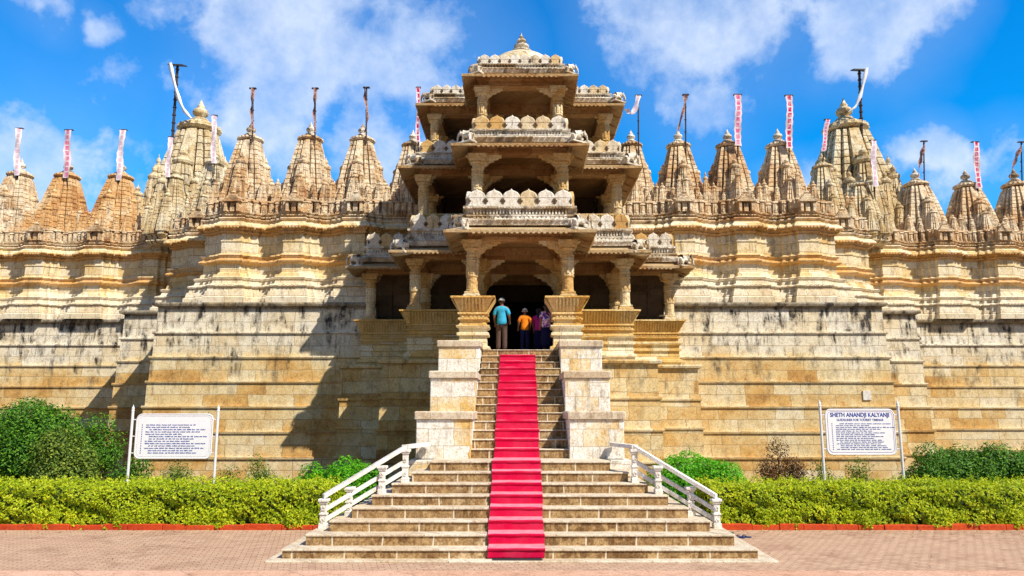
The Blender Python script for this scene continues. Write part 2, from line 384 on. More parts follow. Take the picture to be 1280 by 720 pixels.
# ------------------------------------------------------------------ ground
def brick_ground():
    m, nt, b = new_mat('brick_paving', .9, .15); k = N(nt); p = k.pos(); xs = k.sep(p)
    br = k.n('ShaderNodeTexBrick', offset=.5); br.inputs['Scale'].default_value = 1
    br.inputs['Brick Width'].default_value = .22; br.inputs['Row Height'].default_value = .11; br.inputs['Mortar Size'].default_value = .008
    br.inputs['Color1'].default_value = (0,0,0,1); br.inputs['Color2'].default_value = (1,1,1,1); br.inputs['Mortar'].default_value = (.5,.5,.5,1)
    u = k.math('ADD', k.math('MULTIPLY', xs[0], .966), k.math('MULTIPLY', xs[1], .259)); v = k.math('SUBTRACT', k.math('MULTIPLY', xs[1], .966), k.math('MULTIPLY', xs[0], .259))
    k.l(k.comb(u, v, 0.0), br.inputs['Vector'])
    f = k.math('ADD', k.math('MULTIPLY', k.sep(br.outputs['Color'])[0], .5), k.math('MULTIPLY', k.maprange(k.noise(p, .7, 5, .65), .3, .7), .5))
    c = k.ramp(f, [(0,(.43,.26,.175)),(.5,(.50,.34,.23)),(1,(.31,.18,.12))])
    c = k.mix(k.maprange(k.noise(p, 2.3, 6, .7), .5, .72, 0, .6), c, (.62,.42,.29,1))
    c = k.mix(k.maprange(k.noise(p, .9, 7, .7, .6), .52, .70, 0, .5), c, k.mix(1.0, c, (.5,.42,.38,1), 'MULTIPLY'))
    c = k.mix(k.math('MULTIPLY', br.outputs['Fac'], .85), c, (.17,.08,.05,1))
    k.l(c, b.inputs['Base Color'])
    k.l(k.bump(k.math('SUBTRACT', k.noise(p, 30, 3), br.outputs['Fac']), .5, .008), b.inputs['Normal'])
    return m
def sheet(name, x0, x1, y0, y1, z, mat):
    q = MB(); q.add([(x0,y0,z),(x1,y0,z),(x1,y1,z),(x0,y1,z)], [(0,1,2,3)]); return struct(q.build(name, mat))
sheet('ground', -900, 900, -300, 1500, -.008, M['soil'])
sheet('plaza', -60, 60, -30, 18.64, 0, brick_ground())
M['slab'] = stone('path_slab', [(0,(.66,.42,.31)),(.5,(.62,.38,.27)),(1,(.54,.30,.20))], bw=1.2, bh=99, mortar=.01, stain=.2)
sheet('path', -60, 60, 9.5, 13.98, .004, M['slab'])

# ------------------------------------------------------------------ staircase
stair = empty('stone_staircase', (0,14,0), 'weathered stone staircase with white-edged steps climbing between stacked pale pedestals to the entrance', 'staircase')
r1, t1, D1 = .21, .36, 14.9
q = MB(); q.bbox(-4.78, 4.84, 14.68, 18.35, 0, .035); q.build('base_slab', M['tread'], stair)
HW = [4.54,4.20,3.83,3.47,3.14,2.78,2.41,2.06]
SIDE_END = [18.3]*8
def step(hw, y0, y1, z0, z1, jitter=.0, th=.034):
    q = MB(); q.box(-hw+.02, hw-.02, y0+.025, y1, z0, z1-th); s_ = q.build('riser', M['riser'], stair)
    q = MB(); q.bbox(-hw, hw, y0-.004*random.random(), y1, z1-th, z1, .01); q.build('tread', M['tread'], s_)
for i in range(8):
    step(HW[i], D1+t1*i, 18.4 if i < 7 else 18.55, i*r1+(.035 if i==0 else 0), (i+1)*r1)
n2, r2, t2 = 14, (4.73-1.68)/14, 5.3/13
for i in range(n2):
    y0 = 18.5+t2*i
    step(1.2, y0, y0+t2+.06 if i < n2-1 else 24.4, 1.68+r2*i, 1.68+r2*(i+1), th=.022)
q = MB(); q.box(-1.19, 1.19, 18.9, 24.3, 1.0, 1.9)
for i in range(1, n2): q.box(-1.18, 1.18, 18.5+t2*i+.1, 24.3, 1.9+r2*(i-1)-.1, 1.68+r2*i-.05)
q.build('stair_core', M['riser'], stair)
# pedestals
def pedestal(sgn, yf, yb, xin, wd, z0, z1):
    a, b = sorted((sgn*xin, sgn*(xin+wd)))
    q = MB(); q.bbox(a+.05, b-.05, yf+.05, yb, z0, z1-.19, .02); pe = q.build('pedestal', M['white'], stair)
    q = MB(); q.bbox(a-.0, b+.0, yf, yb, z1-.19, z1, .03); q.build('cap_slab', M['tread'], pe)
for s in (-1, 1):
    pedestal(s, 18.33, 20.5, 1.13, 1.42, 1.68, 2.80)
    pedestal(s, 20.35, 22.9, 1.15, 1.32, 1.6, 3.88)
    pedestal(s, 22.75, 24.2, 1.17, 1.36, 1.6, 4.93)
    q = MB(); a, b = sorted((s*2.0, s*2.62)); q.bbox(a, b, 18.1, 21, 1.3, 1.66, .02); a, b = sorted((s*1.9, s*2.55)); q.box(a, b, 18.2, 21, 0, 1.3); q.build('plinth', M['white'], stair)
# carpet
pts = []
def prof_carpet():
    e = .012; out = [(D1-.02, .045)]
    for i in range(8):
        y = D1+t1*i; out += [(y-e, (i*r1+.03) if i else .05), (y-e, (i+1)*r1+e)]
    for i in range(n2):
        y = 18.5+t2*i; out += [(y-e, 1.68+r2*i+e), (y-e, 1.68+r2*(i+1)+e)]
    return out[1:-2] + [(18.5+t2*(n2-1)-e, 1.68+r2*(n2-1)+e)]
pc = prof_carpet()
cx, hw = -.075, .545; n = len(pc)
# solid thickness: second sheet outwards
carp = MB(); n = len(pc)
# every rise and every tread is its own slightly sagging face strip with a rolled nosing, all in one mesh
out = []
for i, (y, z) in enumerate(pc):
    rise_next = i+1 < n and abs(pc[i+1][0]-y) < 1e-4
    rise_prev = i and abs(pc[i-1][0]-y) < 1e-4
    if rise_prev: out += [(y-.012, z-.045), (y-.032, z-.035), (y-.040, z-.008), (y-.030, z+.012), (y-.004, z+.016)]
    else: out += [(y-.014, z+.010)]
vs = []; m = len(out); NW = 9
def cnz(a, b): return math.sin(a*2.3+b*1.1)*.5+math.sin(a*5.1-b*.7+2)*.3+math.sin(a*.9+b*3.7)*.4
for i, (y, z) in enumerate(out):
    el = cnz(0, i*.35)*.016; er = cnz(5, i*.31)*.016
    for c in range(NW):
        u_ = c/(NW-1); w_ = cnz(u_*3.5, i*.8)*.007
        vs.append((cx-hw+el+(2*hw+er-el)*u_, y-abs(w_)-.002, z+max(0, w_)))
lay = len(vs)
vs += [(x, y+.010, z-.012) for x, y, z in vs]
fs = []
for i in range(m-1):
    for c in range(NW-1):
        a = i*NW+c; b = a+NW
        fs.append((a, a+1, b+1, b)); fs.append((a+lay, b+lay, b+1+lay, a+1+lay))
    for a in (i*NW, i*NW+NW-1): fs.append((a, a+lay, a+NW+lay, a+NW))
carp.add(vs, fs)
tag(carp.build('carpet', M['carpet']), 'long crimson pink carpet strip running down the middle of the stone stairs', 'carpet')
q = MB(); q.bbox(-.52, .42, 14.72, 14.855, .036, .05, .004); tag(q.build('carpet_foot_strip', M['mat']), 'thin dark strip at the foot of the pink carpet', 'mat')  # thin dark strip lying across the foot of the carpet

# side railings
def railing(s, lab):
    posts = [(4.06,16.1,.42),(3.60,16.4,.63),(2.96,16.6,1.05),(2.52,16.95,1.26)]
    rt = empty('marble_railing', (s*3.2, 16.5, 0), lab, 'railing', 'carved marble railings flanking the lower steps')
    tops = []
    H = [.60,.60,.60,.72]
    for (x, y, z), h in zip(posts, H):
        q = MB(); w_ = .085
        q.bbox(s*x-w_, s*x+w_, y-w_, y+w_, z, z+.10, .01)
        q.bbox(s*x-w_+.02, s*x+w_-.02, y-w_+.02, y+w_-.02, z+.10, z+h*.45, .006)
        q.bbox(s*x-w_+.005, s*x+w_-.005, y-w_+.005, y+w_-.005, z+h*.45, z+h*.5, .006)
        q.bbox(s*x-w_+.025, s*x+w_-.025, y-w_+.025, y+w_-.025, z+h*.5, z+h-.10, .006)
        q.bbox(s*x-w_+.0, s*x+w_-.0, y-w_+.0, y+w_-.0, z+h-.10, z+h-.06, .006)
        q.bbox(s*x-w_-.02, s*x+w_+.02, y-w_-.02, y+w_+.02, z+h-.06, z+h-.01, .01)
        for kk in range(2):     # carved flower on the face
            zz = z+h*(.25+.42*kk)
            for a in range(5):
                an = a*2*math.pi/5+.3
                q.box(s*x+.028*math.cos(an)-.012, s*x+.028*math.cos(an)+.012, y-w_+.005, y-w_+.03, zz+.035*math.sin(an)-.014, zz+.035*math.sin(an)+.014)
        q.build('post', M['marble'], rt)
        tops.append(Vector((s*x, y, z+h)))
    a, b = tops[0], tops[-1]
    def bar(p, q_, w_, h_, name):
        mb = MB(); d = (q_-p); 
        n_ = Vector((d.y, -d.x, 0)).normalized()*w_
        up = Vector((0,0,h_))
        vs = [p-n_, p+n_, p+n_+up, p-n_+up, q_-n_, q_+n_, q_+n_+up, q_-n_+up]
        mb.add(vs, [(0,1,2,3),(7,6,5,4),(0,4,5,1),(1,5,6,2),(2,6,7,3),(3,7,4,0)])
        return mb.build(name, M['marble'], rt)
    ext = (a-b).normalized()*.1
    bar(a+ext*.2-Vector((0,0,.0)), b, .075, .085, 'top_rail')
    e = Vector((s*2.2, 18.3, tops[-1].z)); bar(b-(e-b).normalized()*.05, e, .075, .085, 'top_rail')
    for dz, nm in ((-.25,'middle_rail'),(-.46,'lower_rail')):
        bar(a+Vector((0,0,dz-.04)), b+Vector((0,0,dz-.06)), .035, .09, nm)
railing(-1, 'carved white marble railing on the left side of the lower steps')
railing(1, 'carved white marble railing on the right side of the lower steps')

# sandals by the right railing
def sandal(q, c, rz, tone):
    o = []
    for (a, b_) in ((0,-.12),(.04,-.10),(.045,0),(.05,.09),(.02,.13),(-.03,.13),(-.05,.08),(-.04,0),(-.04,-.10)):
        o.append((c[0]+a*math.cos(rz)-b_*math.sin(rz), c[1]+a*math.sin(rz)+b_*math.cos(rz)))
    q.prism(o, c[2], c[2]+.025, .004)
    f = lambda a, b_, z: (c[0]+a*math.cos(rz)-b_*math.sin(rz), c[1]+a*math.sin(rz)+b_*math.cos(rz), c[2]+z)
    q.tube([f(.045,-.01,.02), f(.03,.04,.06), f(0,.085,.03)], .009); q.tube([f(-.04,-.01,.02), f(-.02,.04,.06), f(0,.085,.03)], .009)
def sandals(loc, c1, lab):
    e = empty('sandal_pair', loc, lab, 'sandals')
    m = plain('sandal_rubber_'+c1[0], c1[1], .6)
    for dx, dy, rz in ((-.07,0,.9),(.09,.05,1.4)):
        q = MB(); sandal(q, (loc[0]+dx, loc[1]+dy, loc[2]), rz, 0); q.build('sandal', m, e)
sandals((4.38,16.75,.212), ('green',(.02,.10,.05)), 'small dark green sandals lying at the foot of the right railing')
sandals((4.98,17.5,.002), ('blue',(.01,.03,.12)), 'dark blue flip-flops left on the paving right of the stairs')

# ------------------------------------------------------------------ terrace (retaining) walls
def coursed(z_top, z0, n, cap=.16, bat=.05, led=.055):
    prof = [(-1.2, z_top), (cap, z_top), (cap+.02, z_top-.06), (cap, z_top-.14), (cap*.4, z_top-.16), (0, z_top-.2)]
    zs = [z_top-.2-(z_top-.2-z0)*(i/n) for i in range(n+1)]
    for i in range(n):
        o = bat*i; zt = zs[i]; zb = zs[i+1]
        if i: prof += [(o+led, zt-.002), (o+led+.01, zt-.05), (o+led, zt-.10), (o, zt-.12)]
        prof += [(o+.005, zb+.002)] if i == n-1 else [(o+.01, zb)]
    return prof
TER = [(-6.0,31.1),(-15.1,31.1),(-15.1,33.6),(-17.8,33.6),(-17.8,36.9),(-34,36.9)]
for s, lab in ((-1,'tall weathered stone terrace wall left of the entrance, crossed by the pavilion shadow'),(1,'tall sunlit stone terrace wall with dark streaks right of the entrance')):
    q = MB()
    pl = [(x, y) for x, y in reversed(TER)] if s < 0 else [(-x, y) for x, y in TER]
    q.sweep(pl, coursed(7.28, 0, 7))
    tag(q.build('terrace_wall', M['wall'], loc=(s*15,33,0)), lab, 'wall')
q = MB(); c = P(1086, 494, 30.75); q.box(c.x-.16, c.x+.16, 30.895, 31.0, c.z-.19, c.z+.19)
tag(q.build('wall_notice', M['marble']), 'small blank white plate fixed on the right terrace wall above the notice board', 'plate')

# ------------------------------------------------------------------ temple: upper walls and spires
temple = empty('temple', (0,34,0), 'long sandstone temple crowned by rows of curved carved spires', 'temple')
WP = [(.56,7.28),(.56,7.52),(.50,7.56),(.46,7.78),(.40,7.80),(.38,7.96),(.44,7.98),(.46,8.04),(.40,8.08),(.26,8.14),(.22,8.30),(.27,8.33),(.29,8.40),(.22,8.44),
      (.10,8.47),(.07,8.62),(0,8.66),(0,9.02),(.06,9.05),(.15,9.09),(.18,9.15),(.14,9.21),(.04,9.25),(.04,9.33),(.09,9.36),(.12,9.41),(.06,9.46),(0,9.49),(0,10.0),(.03,10.01),(.03,10.06),(0,10.07),(0,10.36),
      (.06,10.38),(.10,10.44),(.04,10.48),(.08,10.53),(.13,10.56),(.13,10.60),(.16,10.62),(.26,10.61),(.30,10.62),(.30,10.67),(.24,10.76),(.15,10.84),(.08,10.88),(.08,10.94),(-.3,10.95)]
WPF = [(.08,10.93),(.14,10.96),(.17,11.0),(.14,11.05),(.05,11.07),(.05,11.12),(.12,11.14),(.14,11.19),(.04,11.22),(.04,11.26),(.10,11.28),(.10,11.31),(-.05,11.33),(-.05,11.86),(.03,11.88),(.03,11.95),(-1.6,11.98)]
def bays(xs, y, lo, hi):
    pts = []
    for xb in sorted(xs):
        pts += [(xb-1.0,y),(xb-.97,y-.15),(xb-.72,y-.17),(xb-.68,y-.32),(xb-.46,y-.34),(xb-.42,y-.54),(xb+.42,y-.54),(xb+.46,y-.34),(xb+.68,y-.32),(xb+.72,y-.17),(xb+.97,y-.15),(xb+1.0,y)]
    pts = [p for p in pts if lo < p[0] < hi]
    return [(lo,y)] + pts + [(hi,y)]
L1 = [-7.1,-9.75,-12.4]            # front bays
FARL = [-18.6,-21.4,-24.4,-27.4,-30.4]
def left_plan():
    p = []
    p += bays(FARL, 37.6, -33, -16.5)
    p += bays([-15.1], 34.9, -16.5, -13.75)
    p += bays(L1, 32.1, -13.75, -4.4)
    return p
PLAN = []
def _plan():
    side = [(1.0,-.25),(1.0,.25),(.76,.265),(.76,.34),(.93,.355),(.93,.53),(.67,.545),(.67,.61),(.84,.62),(.84,.84)]
    pts = []
    for kq in range(4):
        a = kq*math.pi/2; c, s_ = round(math.cos(a)), round(math.sin(a))
        full = [(1.0,-.26)] if False else []
        sd_ = side[1:] ; md = [(y, x) for x, y in reversed(side[1:-1])]
        for x, y in sd_+md: pts.append((x*c-y*s_, x*s_+y*c))
    return pts
PLAN = _plan()
PW = [0.0 if max(abs(x),abs(y)) > .99 else 1.0 for x, y in PLAN]
def sh_scale(t): return 1 - .57*t**1.5
def shikhara(q, cx, cy, z0, Rr, H, nc, g=.05):
    rg = []; ring = lambda sc, z, g_=0.0: [(cx+x*(sc-g_*w_)*Rr, cy+y*(sc-g_*w_)*Rr, z) for (x, y), w_ in zip(PLAN, PW)]
    for i in range(nc):
        a, b = i/nc, (i+1)/nc
        rg += [ring(sh_scale(a), z0+H*a), ring(sh_scale(a+.86/nc), z0+H*(a+.86/nc)), ring(sh_scale(a+.87/nc), z0+H*(a+.87/nc), g), ring(sh_scale(b), z0+H*(b-.02/nc), g)]
    rg.append(ring(.34, z0+H)); q.rings(rg)
def cap(q, cx, cy, z, r, n=20):
    q.lathe(cx, cy, [(r*.62,z-.02*r),(r*.66,z+.12*r),(r*1.0,z+.16*r),(r*1.12,z+.28*r),(r*1.08,z+.44*r),(r*.82,z+.54*r),(r*.70,z+.56*r),(r*.66,z+.66*r),(r*.5,z+.76*r)], n, 0, 1, .06)
def fin(q, cx, cy, z, r, n=10):
    q.lathe(cx, cy, [(r*.50,z),(r*.42,z+.12*r),(r*.22,z+.16*r),(r*.2,z+.24*r),(r*.40,z+.36*r),(r*.44,z+.5*r),(r*.36,z+.66*r),(r*.16,z+.78*r),(r*.22,z+.86*r),(r*.12,z+1.0*r),(.004,z+1.3*r)], n)
_q = MB(); shikhara(_q, 0,0,0,1,1,5,.08)
_q.lathe(0,0,[(.36,.98),(.38,1.0),(.54,1.01),(.58,1.04),(.46,1.075),(.30,1.09),(.28,1.11),(.14,1.12),(.22,1.15),(.2,1.18),(.01,1.26)],10)
SPL = _q.mesh('small_spire', M['spire'])
LP = left_plan()
for s in (-1, 1):
    pl = LP if s < 0 else mirror(LP)
    q = MB(); q.sweep(pl, WP); wl = q.build('wall', M['temple'], temple)
    q = MB(); q.sweep(pl, WPF); q.build('upper_frieze', M['spire'], temple)
    # band of small carved pillars above the cornice, beads under the cornice
    q = MB()
    for (c, ux, nn, st) in steps_along(pl, .27, .02):
        hh = .50 + .05*math.sin(c[0]*9)
        q.obox(c, ux, nn, st*.36, .07, 11.31, 11.31+hh, .9)
        q.obox(c, ux, nn, st*.42, .10, 11.31, 11.38)
        q.obox(c, ux, nn, st*.44, .10, 11.31+hh, 11.38+hh, .7)
        q.obox(c, ux, nn, st*.15, .12, 11.40, 11.28+hh, .6)
    q.build('carved_frieze', M['spire'], temple)
    q = MB()
    for (c, ux, nn, st) in steps_along(pl, .13, .29): q.obox(c, ux, nn, st*.3, .03, 10.56, 10.62)
    for (c, ux, nn, st) in steps_along(pl, .16, .42): q.obox(c, ux, nn, st*.32, .05, 7.99, 8.08, .8)
    for (c, ux, nn, st) in steps_along(pl, .12, .12): q.obox(c, ux, nn, st*.3, .03, 11.14, 11.19)
    q.build('bead_course', M['temple'], temple)
    # niches with little shrines on the bulges
    for xb, y in [(x, 31.54) for x in L1]+[(-15.1,34.34)]+[(x,37.04) for x in FARL]:
        xb = xb if s < 0 else -xb
        q = MB(); y -= .08
        for dz, hw_, hh in ((11.31,.24,.42),):
            q.box(xb-hw_-.08, xb-hw_+.03, y-.16, y+.1, dz, dz+hh); q.box(xb+hw_-.03, xb+hw_+.08, y-.16, y+.1, dz, dz+hh)
            q.box(xb-.09, xb+.09, y-.08, y+.1, dz, dz+hh*.8)
            for a in range(4): q.box(xb-hw_-.16+a*.08, xb+hw_+.16-a*.08, y-.22+a*.03, y+.1, dz+hh+a*.09, dz+hh+.07+a*.09)
            q.lathe(xb, y-.02, [(.07,dz+hh+.36),(.13,dz+hh+.42),(.05,dz+hh+.5),(.0,dz+hh+.6)], 8)
        q.build('niche_shrine', M['spire'], temple, loc=(xb,y,11.5))
    for (c, ux, nn, st) in steps_along(pl, .62, -.55):
        if st < .3 or abs(c[0]) < 6.6: continue
        r_ = random.uniform(.17,.24); put('small_spire', SPL, temple, (c[0], c[1]-34+.25, 11.7), (r_, r_, random.uniform(1.0,1.55)))
# temple body behind the walls (roof terrace and hall)
q = MB(); q.box(-32.5,-6.4,39.0,60,7.3,11.8); q.box(6.4,32.5,39.0,60,7.3,11.8); q.box(-13.4,-6.4,33.6,39,7.3,11.8); q.box(6.4,13.4,33.6,39,7.3,11.8)
q.box(-16.2,-13.4,36.2,39,7.3,11.85); q.box(13.4,16.2,36.2,39,7.3,11.85); q.box(-6.4,6.4,38.2,60,0,12.3)
q.build('roof_terrace', M['temple'], temple)
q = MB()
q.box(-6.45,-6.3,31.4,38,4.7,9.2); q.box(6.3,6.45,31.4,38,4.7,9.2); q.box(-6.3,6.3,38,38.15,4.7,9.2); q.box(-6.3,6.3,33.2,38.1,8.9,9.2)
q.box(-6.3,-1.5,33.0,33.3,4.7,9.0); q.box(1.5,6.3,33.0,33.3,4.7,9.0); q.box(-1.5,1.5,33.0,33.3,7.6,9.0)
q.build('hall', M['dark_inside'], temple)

sm = {}
for key in ('spire','spire_ochre','spire_white'):
    q = MB(); shikhara(q, 0,0,0,1,1,15); a = q.mesh('spire', M[key])
    q = MB(); shikhara(q, 0,0,0,1,1,7,.08)
    b_ = q
    b_.lathe(0,0,[(.36,.98),(.38,1.0),(.50,1.01),(.54,1.04),(.46,1.075),(.30,1.09),(.3,1.11),(.14,1.12),(.22,1.15),(.2,1.18),(.06,1.21),(.01,1.26)],12)
    b = b_.mesh('small_spire', M[key])
    q = MB(); cap(q,0,0,0,1,40); c = q.mesh('amalaka', M[key])
    q = MB(); fin(q,0,0,0,1,14); d = q.mesh('finial', M['roof'] if key != 'spire_white' else M['spire_white'], smooth=True)
    # base tier: stepped plinth of mouldings
    q = MB(); rg = []
    for sc, z in [(1.02,-.02),(1.08,.10),(1.12,.14),(1.12,.22),(1.0,.26),(1.0,.55),(1.1,.6),(1.12,.7),(1.0,.76),(.96,1.0)]:
        rg.append([(x*sc, y*sc, z) for x, y in PLAN])
    q.rings(rg); e = q.mesh('spire_base', M[key])
    sm[key] = (a, b, c, d, e)
def spire(px, ydisc, d, wpx, ybase, key='spire', big=False, zb=None, jit=True):
    top = P(px, ydisc, d); base_z = P(px, ybase, d).z if zb is None else zb
    cd = d*CP + (top.z-EYE)*SP
    Rr = wpx*.88/2*(cd/F); H = top.z - base_z
    a, b, c, dd, e = sm[key]
    rz = random.uniform(-.015,.015)
    sp = put('spire', a, temple, (top.x, d-34, base_z), (Rr, Rr, H), rz)
    def sub(nm, me, x, y, z, sx, sz):   # world-ish coords -> local of scaled parent
        put(nm, me, sp, (x/Rr, y/Rr, (z)/H), (sx/Rr, sx/Rr, sz/H))
    kr = .45*Rr
    sub('amalaka', c, 0,0,H-.03*Rr, kr*1.02, kr*1.02)
    sub('finial', dd, 0,0,H-.03*Rr+kr*.80, kr*.95, kr*.95)
    sub('spire_base', e, 0,0,-.55, Rr*1.03, .6)
    fr = [(0,-1),(-1,0),(1,0)]
    for fx, fy in fr:
        ff = 1.14 if fy else 1.0
        sub('small_spire', b, fx*Rr*.66, fy*Rr*.66*ff, 0, Rr*.38*ff, H*.64)
        sub('small_spire', b, fx*Rr*.92, fy*Rr*.92*ff, 0, Rr*.30*ff, H*.43)
        sub('small_spire', b, fx*Rr*1.13, fy*Rr*1.13, -.15, Rr*.21, H*.27)
    for cx_ in (-1,1):
        sub('small_spire', b, cx_*Rr*.90, -Rr*.88, -.1, Rr*.23, H*.38)
        sub('small_spire', b, cx_*Rr*.55, -Rr*1.02, -.1, Rr*.17, H*.26)
        sub('small_spire', b, cx_*Rr*.48, -Rr*.90, -.1, Rr*.17, H*.36)
        sub('small_spire', b, cx_*Rr*1.05, -Rr*.52, -.1, Rr*.17, H*.26)
        if big:
            sub('small_spire', b, cx_*Rr*.64, -Rr*.72, 0, Rr*.26, H*.52)
            sub('small_spire', b, cx_*Rr*.38, -Rr*.84, 0, Rr*.24, H*.47)
            sub('small_spire', b, cx_*Rr*.74, -Rr*.36, 0, Rr*.24, H*.62)
    return top, H, Rr
Z1 = 11.55
SP_ = [
 (313,179,33.7,72,None,'spire'),(388,179,33.7,72,None,'spire'),(453,180,33.7,72,None,'spire'),(516,186,33.9,64,None,'spire'),
 (789,186,33.9,64,None,'spire'),(848,187,33.9,70,None,'spire'),(910,187,33.9,70,None,'spire'),(973,187,33.9,72,None,'spire'),
 (25,223,39.2,68,None,'spire'),(84,225,39.2,68,None,'spire_ochre'),(151,226,39.2,68,None,'spire_ochre'),
 (1145,235,39.2,68,None,'spire'),(1208,237,39.2,68,None,'spire'),(1269,236,39.2,70,None,'spire'),
 (-45,222,39.2,68,None,'spire'),(1335,237,39.2,68,None,'spire'),
 (219,226,37.0,48,None,'spire_white'),(268,209,36.0,54,None,'spire_white'),(1028,212,36.0,56,None,'spire_white'),(1074,235,37.0,52,None,'spire_white'),
]
for px, yd, d, wpx, yb, key in SP_: spire(px, yd, d, wpx, yb, key, zb=Z1)
spire(249,168,41.5,118,None,'spire_white', True, zb=11.8)
spire(1057,168,41.5,124,None,'spire_white', True, zb=11.8)

# ------------------------------------------------------------------ flags on the spires
def flagpole(px, ytop, ybot, d, lab, mat='flag_pink', wpx=10, lean=0.0, kind='hang', wob=.025, end=None):
    a = P(px, ytop, d); b = P(px-lean, ybot, d)
    e = empty('flagpole', (b.x, d, b.z-.3), lab, 'flag', 'prayer flags on the temple spires')
    q = MB(); q.tube([(b.x, d+.03, b.z-.5), (a.x, d+.03, a.z+.04)], .035, 8)
    for t in (.25,.5,.75): 
        c = b.lerp(a, t); q.lathe(c.x, d+.03, [(.036,c.z-.03),(.052,c.z-.02),(.052,c.z+.02),(.036,c.z+.03)], 8)
    q.build('pole', M['pole'], e)
    w_ = wpx*.84*(d*CP+(a.z-EYE)*SP)/F/2
    q = MB(); q.tube([(a.x-w_*1.3, d-.02, a.z), (a.x+w_*1.3, d-.02, a.z)], .022, 6); q.box(a.x-w_*1.2, a.x+w_*1.2, d-.05, d+.12, a.z+.02, a.z+.05); q.build('crossbar', M['pole'], e)
    # cloth strip
    n = 22; ph = random.random()*6; L = a.z - b.z
    vs = []; fs = []; uv = []
    c0 = Vector((a.x, d-.05, a.z)); c1 = Vector((b.x, d-.10, b.z)) if end is None else end
    for i in range(n+1):
        t = i/n; c = c0.lerp(c1, t)
        if kind == 'hang':
            ww = w_*(1 + .10*math.sin(t*40+ph)); dx = wob*math.sin(t*7+ph); tw = .25*math.sin(t*9+ph)
        elif kind == 'twist':
            ww = w_*(.85-.45*t)*(1+.2*math.sin(t*23+ph)); dx = wob*1.3*math.sin(t*6+ph); tw = 1.1*math.sin(t*8+ph)
        else:
            c.z -= math.sin(t*math.pi)*.55; ww = w_*(1+.25*math.sin(t*17+ph)); dx = .0; tw = .6*math.sin(t*9+ph)
        for u_ in (-1,-.5,0,.5,1):
            vs.append((c.x+dx+ww*u_*math.cos(tw), c.y+ww*u_*math.sin(tw)+.02*math.sin(u_*3+t*11+ph), c.z))
    m5 = 5; nv = len(vs)
    vs += [(x, y-.008, z) for x, y, z in vs]
    for i in range(n):
        for j in range(4):
            f = (i*m5+j, i*m5+j+1, (i+1)*m5+j+1, (i+1)*m5+j); fs.append(tuple(reversed(f))); fs.append(tuple(x+nv for x in f))
    q = MB(); q.add(vs, fs); me_o = q.build('flag_cloth', M[mat], e, smooth=True)
    me = me_o.data; ul = me.uv_layers.new(name='UVMap')
    for lp in me.loops:
        vi = lp.vertex_index % nv; ul.data[lp.index].uv = ((vi % m5)/4, 1-(vi//m5)/n)
    return e
flagpole(24,161,220,38.6,'pale pink prayer flag on the leftmost spire','flag_pale',9,lean=2)
flagpole(86,163,223,38.6,'white and pink prayer flag on the rust-coloured second spire from the left','flag_pink',10,lean=2)
flagpole(154,163,226,38.6,'plain white prayer flag on the third spire from the left','flag_pale',9,lean=5)
flagpole(214,172,222,36.3,'lilac prayer flag low in front of the left big tower','flag_pale',7,lean=4)
flagpole(268,145,205,35.4,'white prayer flag against the right side of the left big tower','flag_pale',7,lean=0)
flagpole(316,111,164,33.1,'twisted maroon flag on the first spire right of the left big tower','flag_dark',8,kind='twist',wob=.03)
flagpole(394,111,166,33.1,'twisted faded flag on the middle spire left of the entrance tower','flag_dark',8,kind='twist')
flagpole(458,110,166,33.1,'twisted greyish flag on the spire just left of the entrance tower','flag_dark',8,kind='twist',wob=.05)
flagpole(523,110,178,33.3,'narrow crimson flag hanging beside the left upper storeys of the pavilion','flag_red',6)
flagpole(798,120,182,33.3,'short white flag fluttering to the left from a pole by the pavilion','flag_pale',8,kind='fly',end=P(783,136,33.2))
flagpole(857,119,180,33.3,'dark furled flag on the second spire right of the pavilion','flag_dark',8,kind='twist',end=P(848,165,33.1))
flagpole(922,119,183,33.2,'pink and white scalloped flag on the third spire right of the pavilion','flag_pink',10)
flagpole(986,120,186,33.2,'red banded scalloped flag on the spire left of the right big tower','flag_red',10)
flagpole(1034,150,190,35.4,'slanting pale pink flag on the left side of the right big tower','flag_pink',7,lean=6)
flagpole(1091,176,234,36.4,'lilac flag hanging in front of the right big tower','flag_pale',8,lean=-2)
flagpole(1155,177,228,38.6,'dark red furled flag on the first spire right of the right big tower','flag_dark',8,kind='twist',end=P(1147,222,38.5))
flagpole(1219,178,236,38.6,'bright pink banded flag on the second spire from the right edge','flag_red',9,lean=-3)
flagpole(1277,178,226,38.6,'dark thin flag on the rightmost spire','flag_dark',8,kind='twist',end=P(1262,222,38.5))
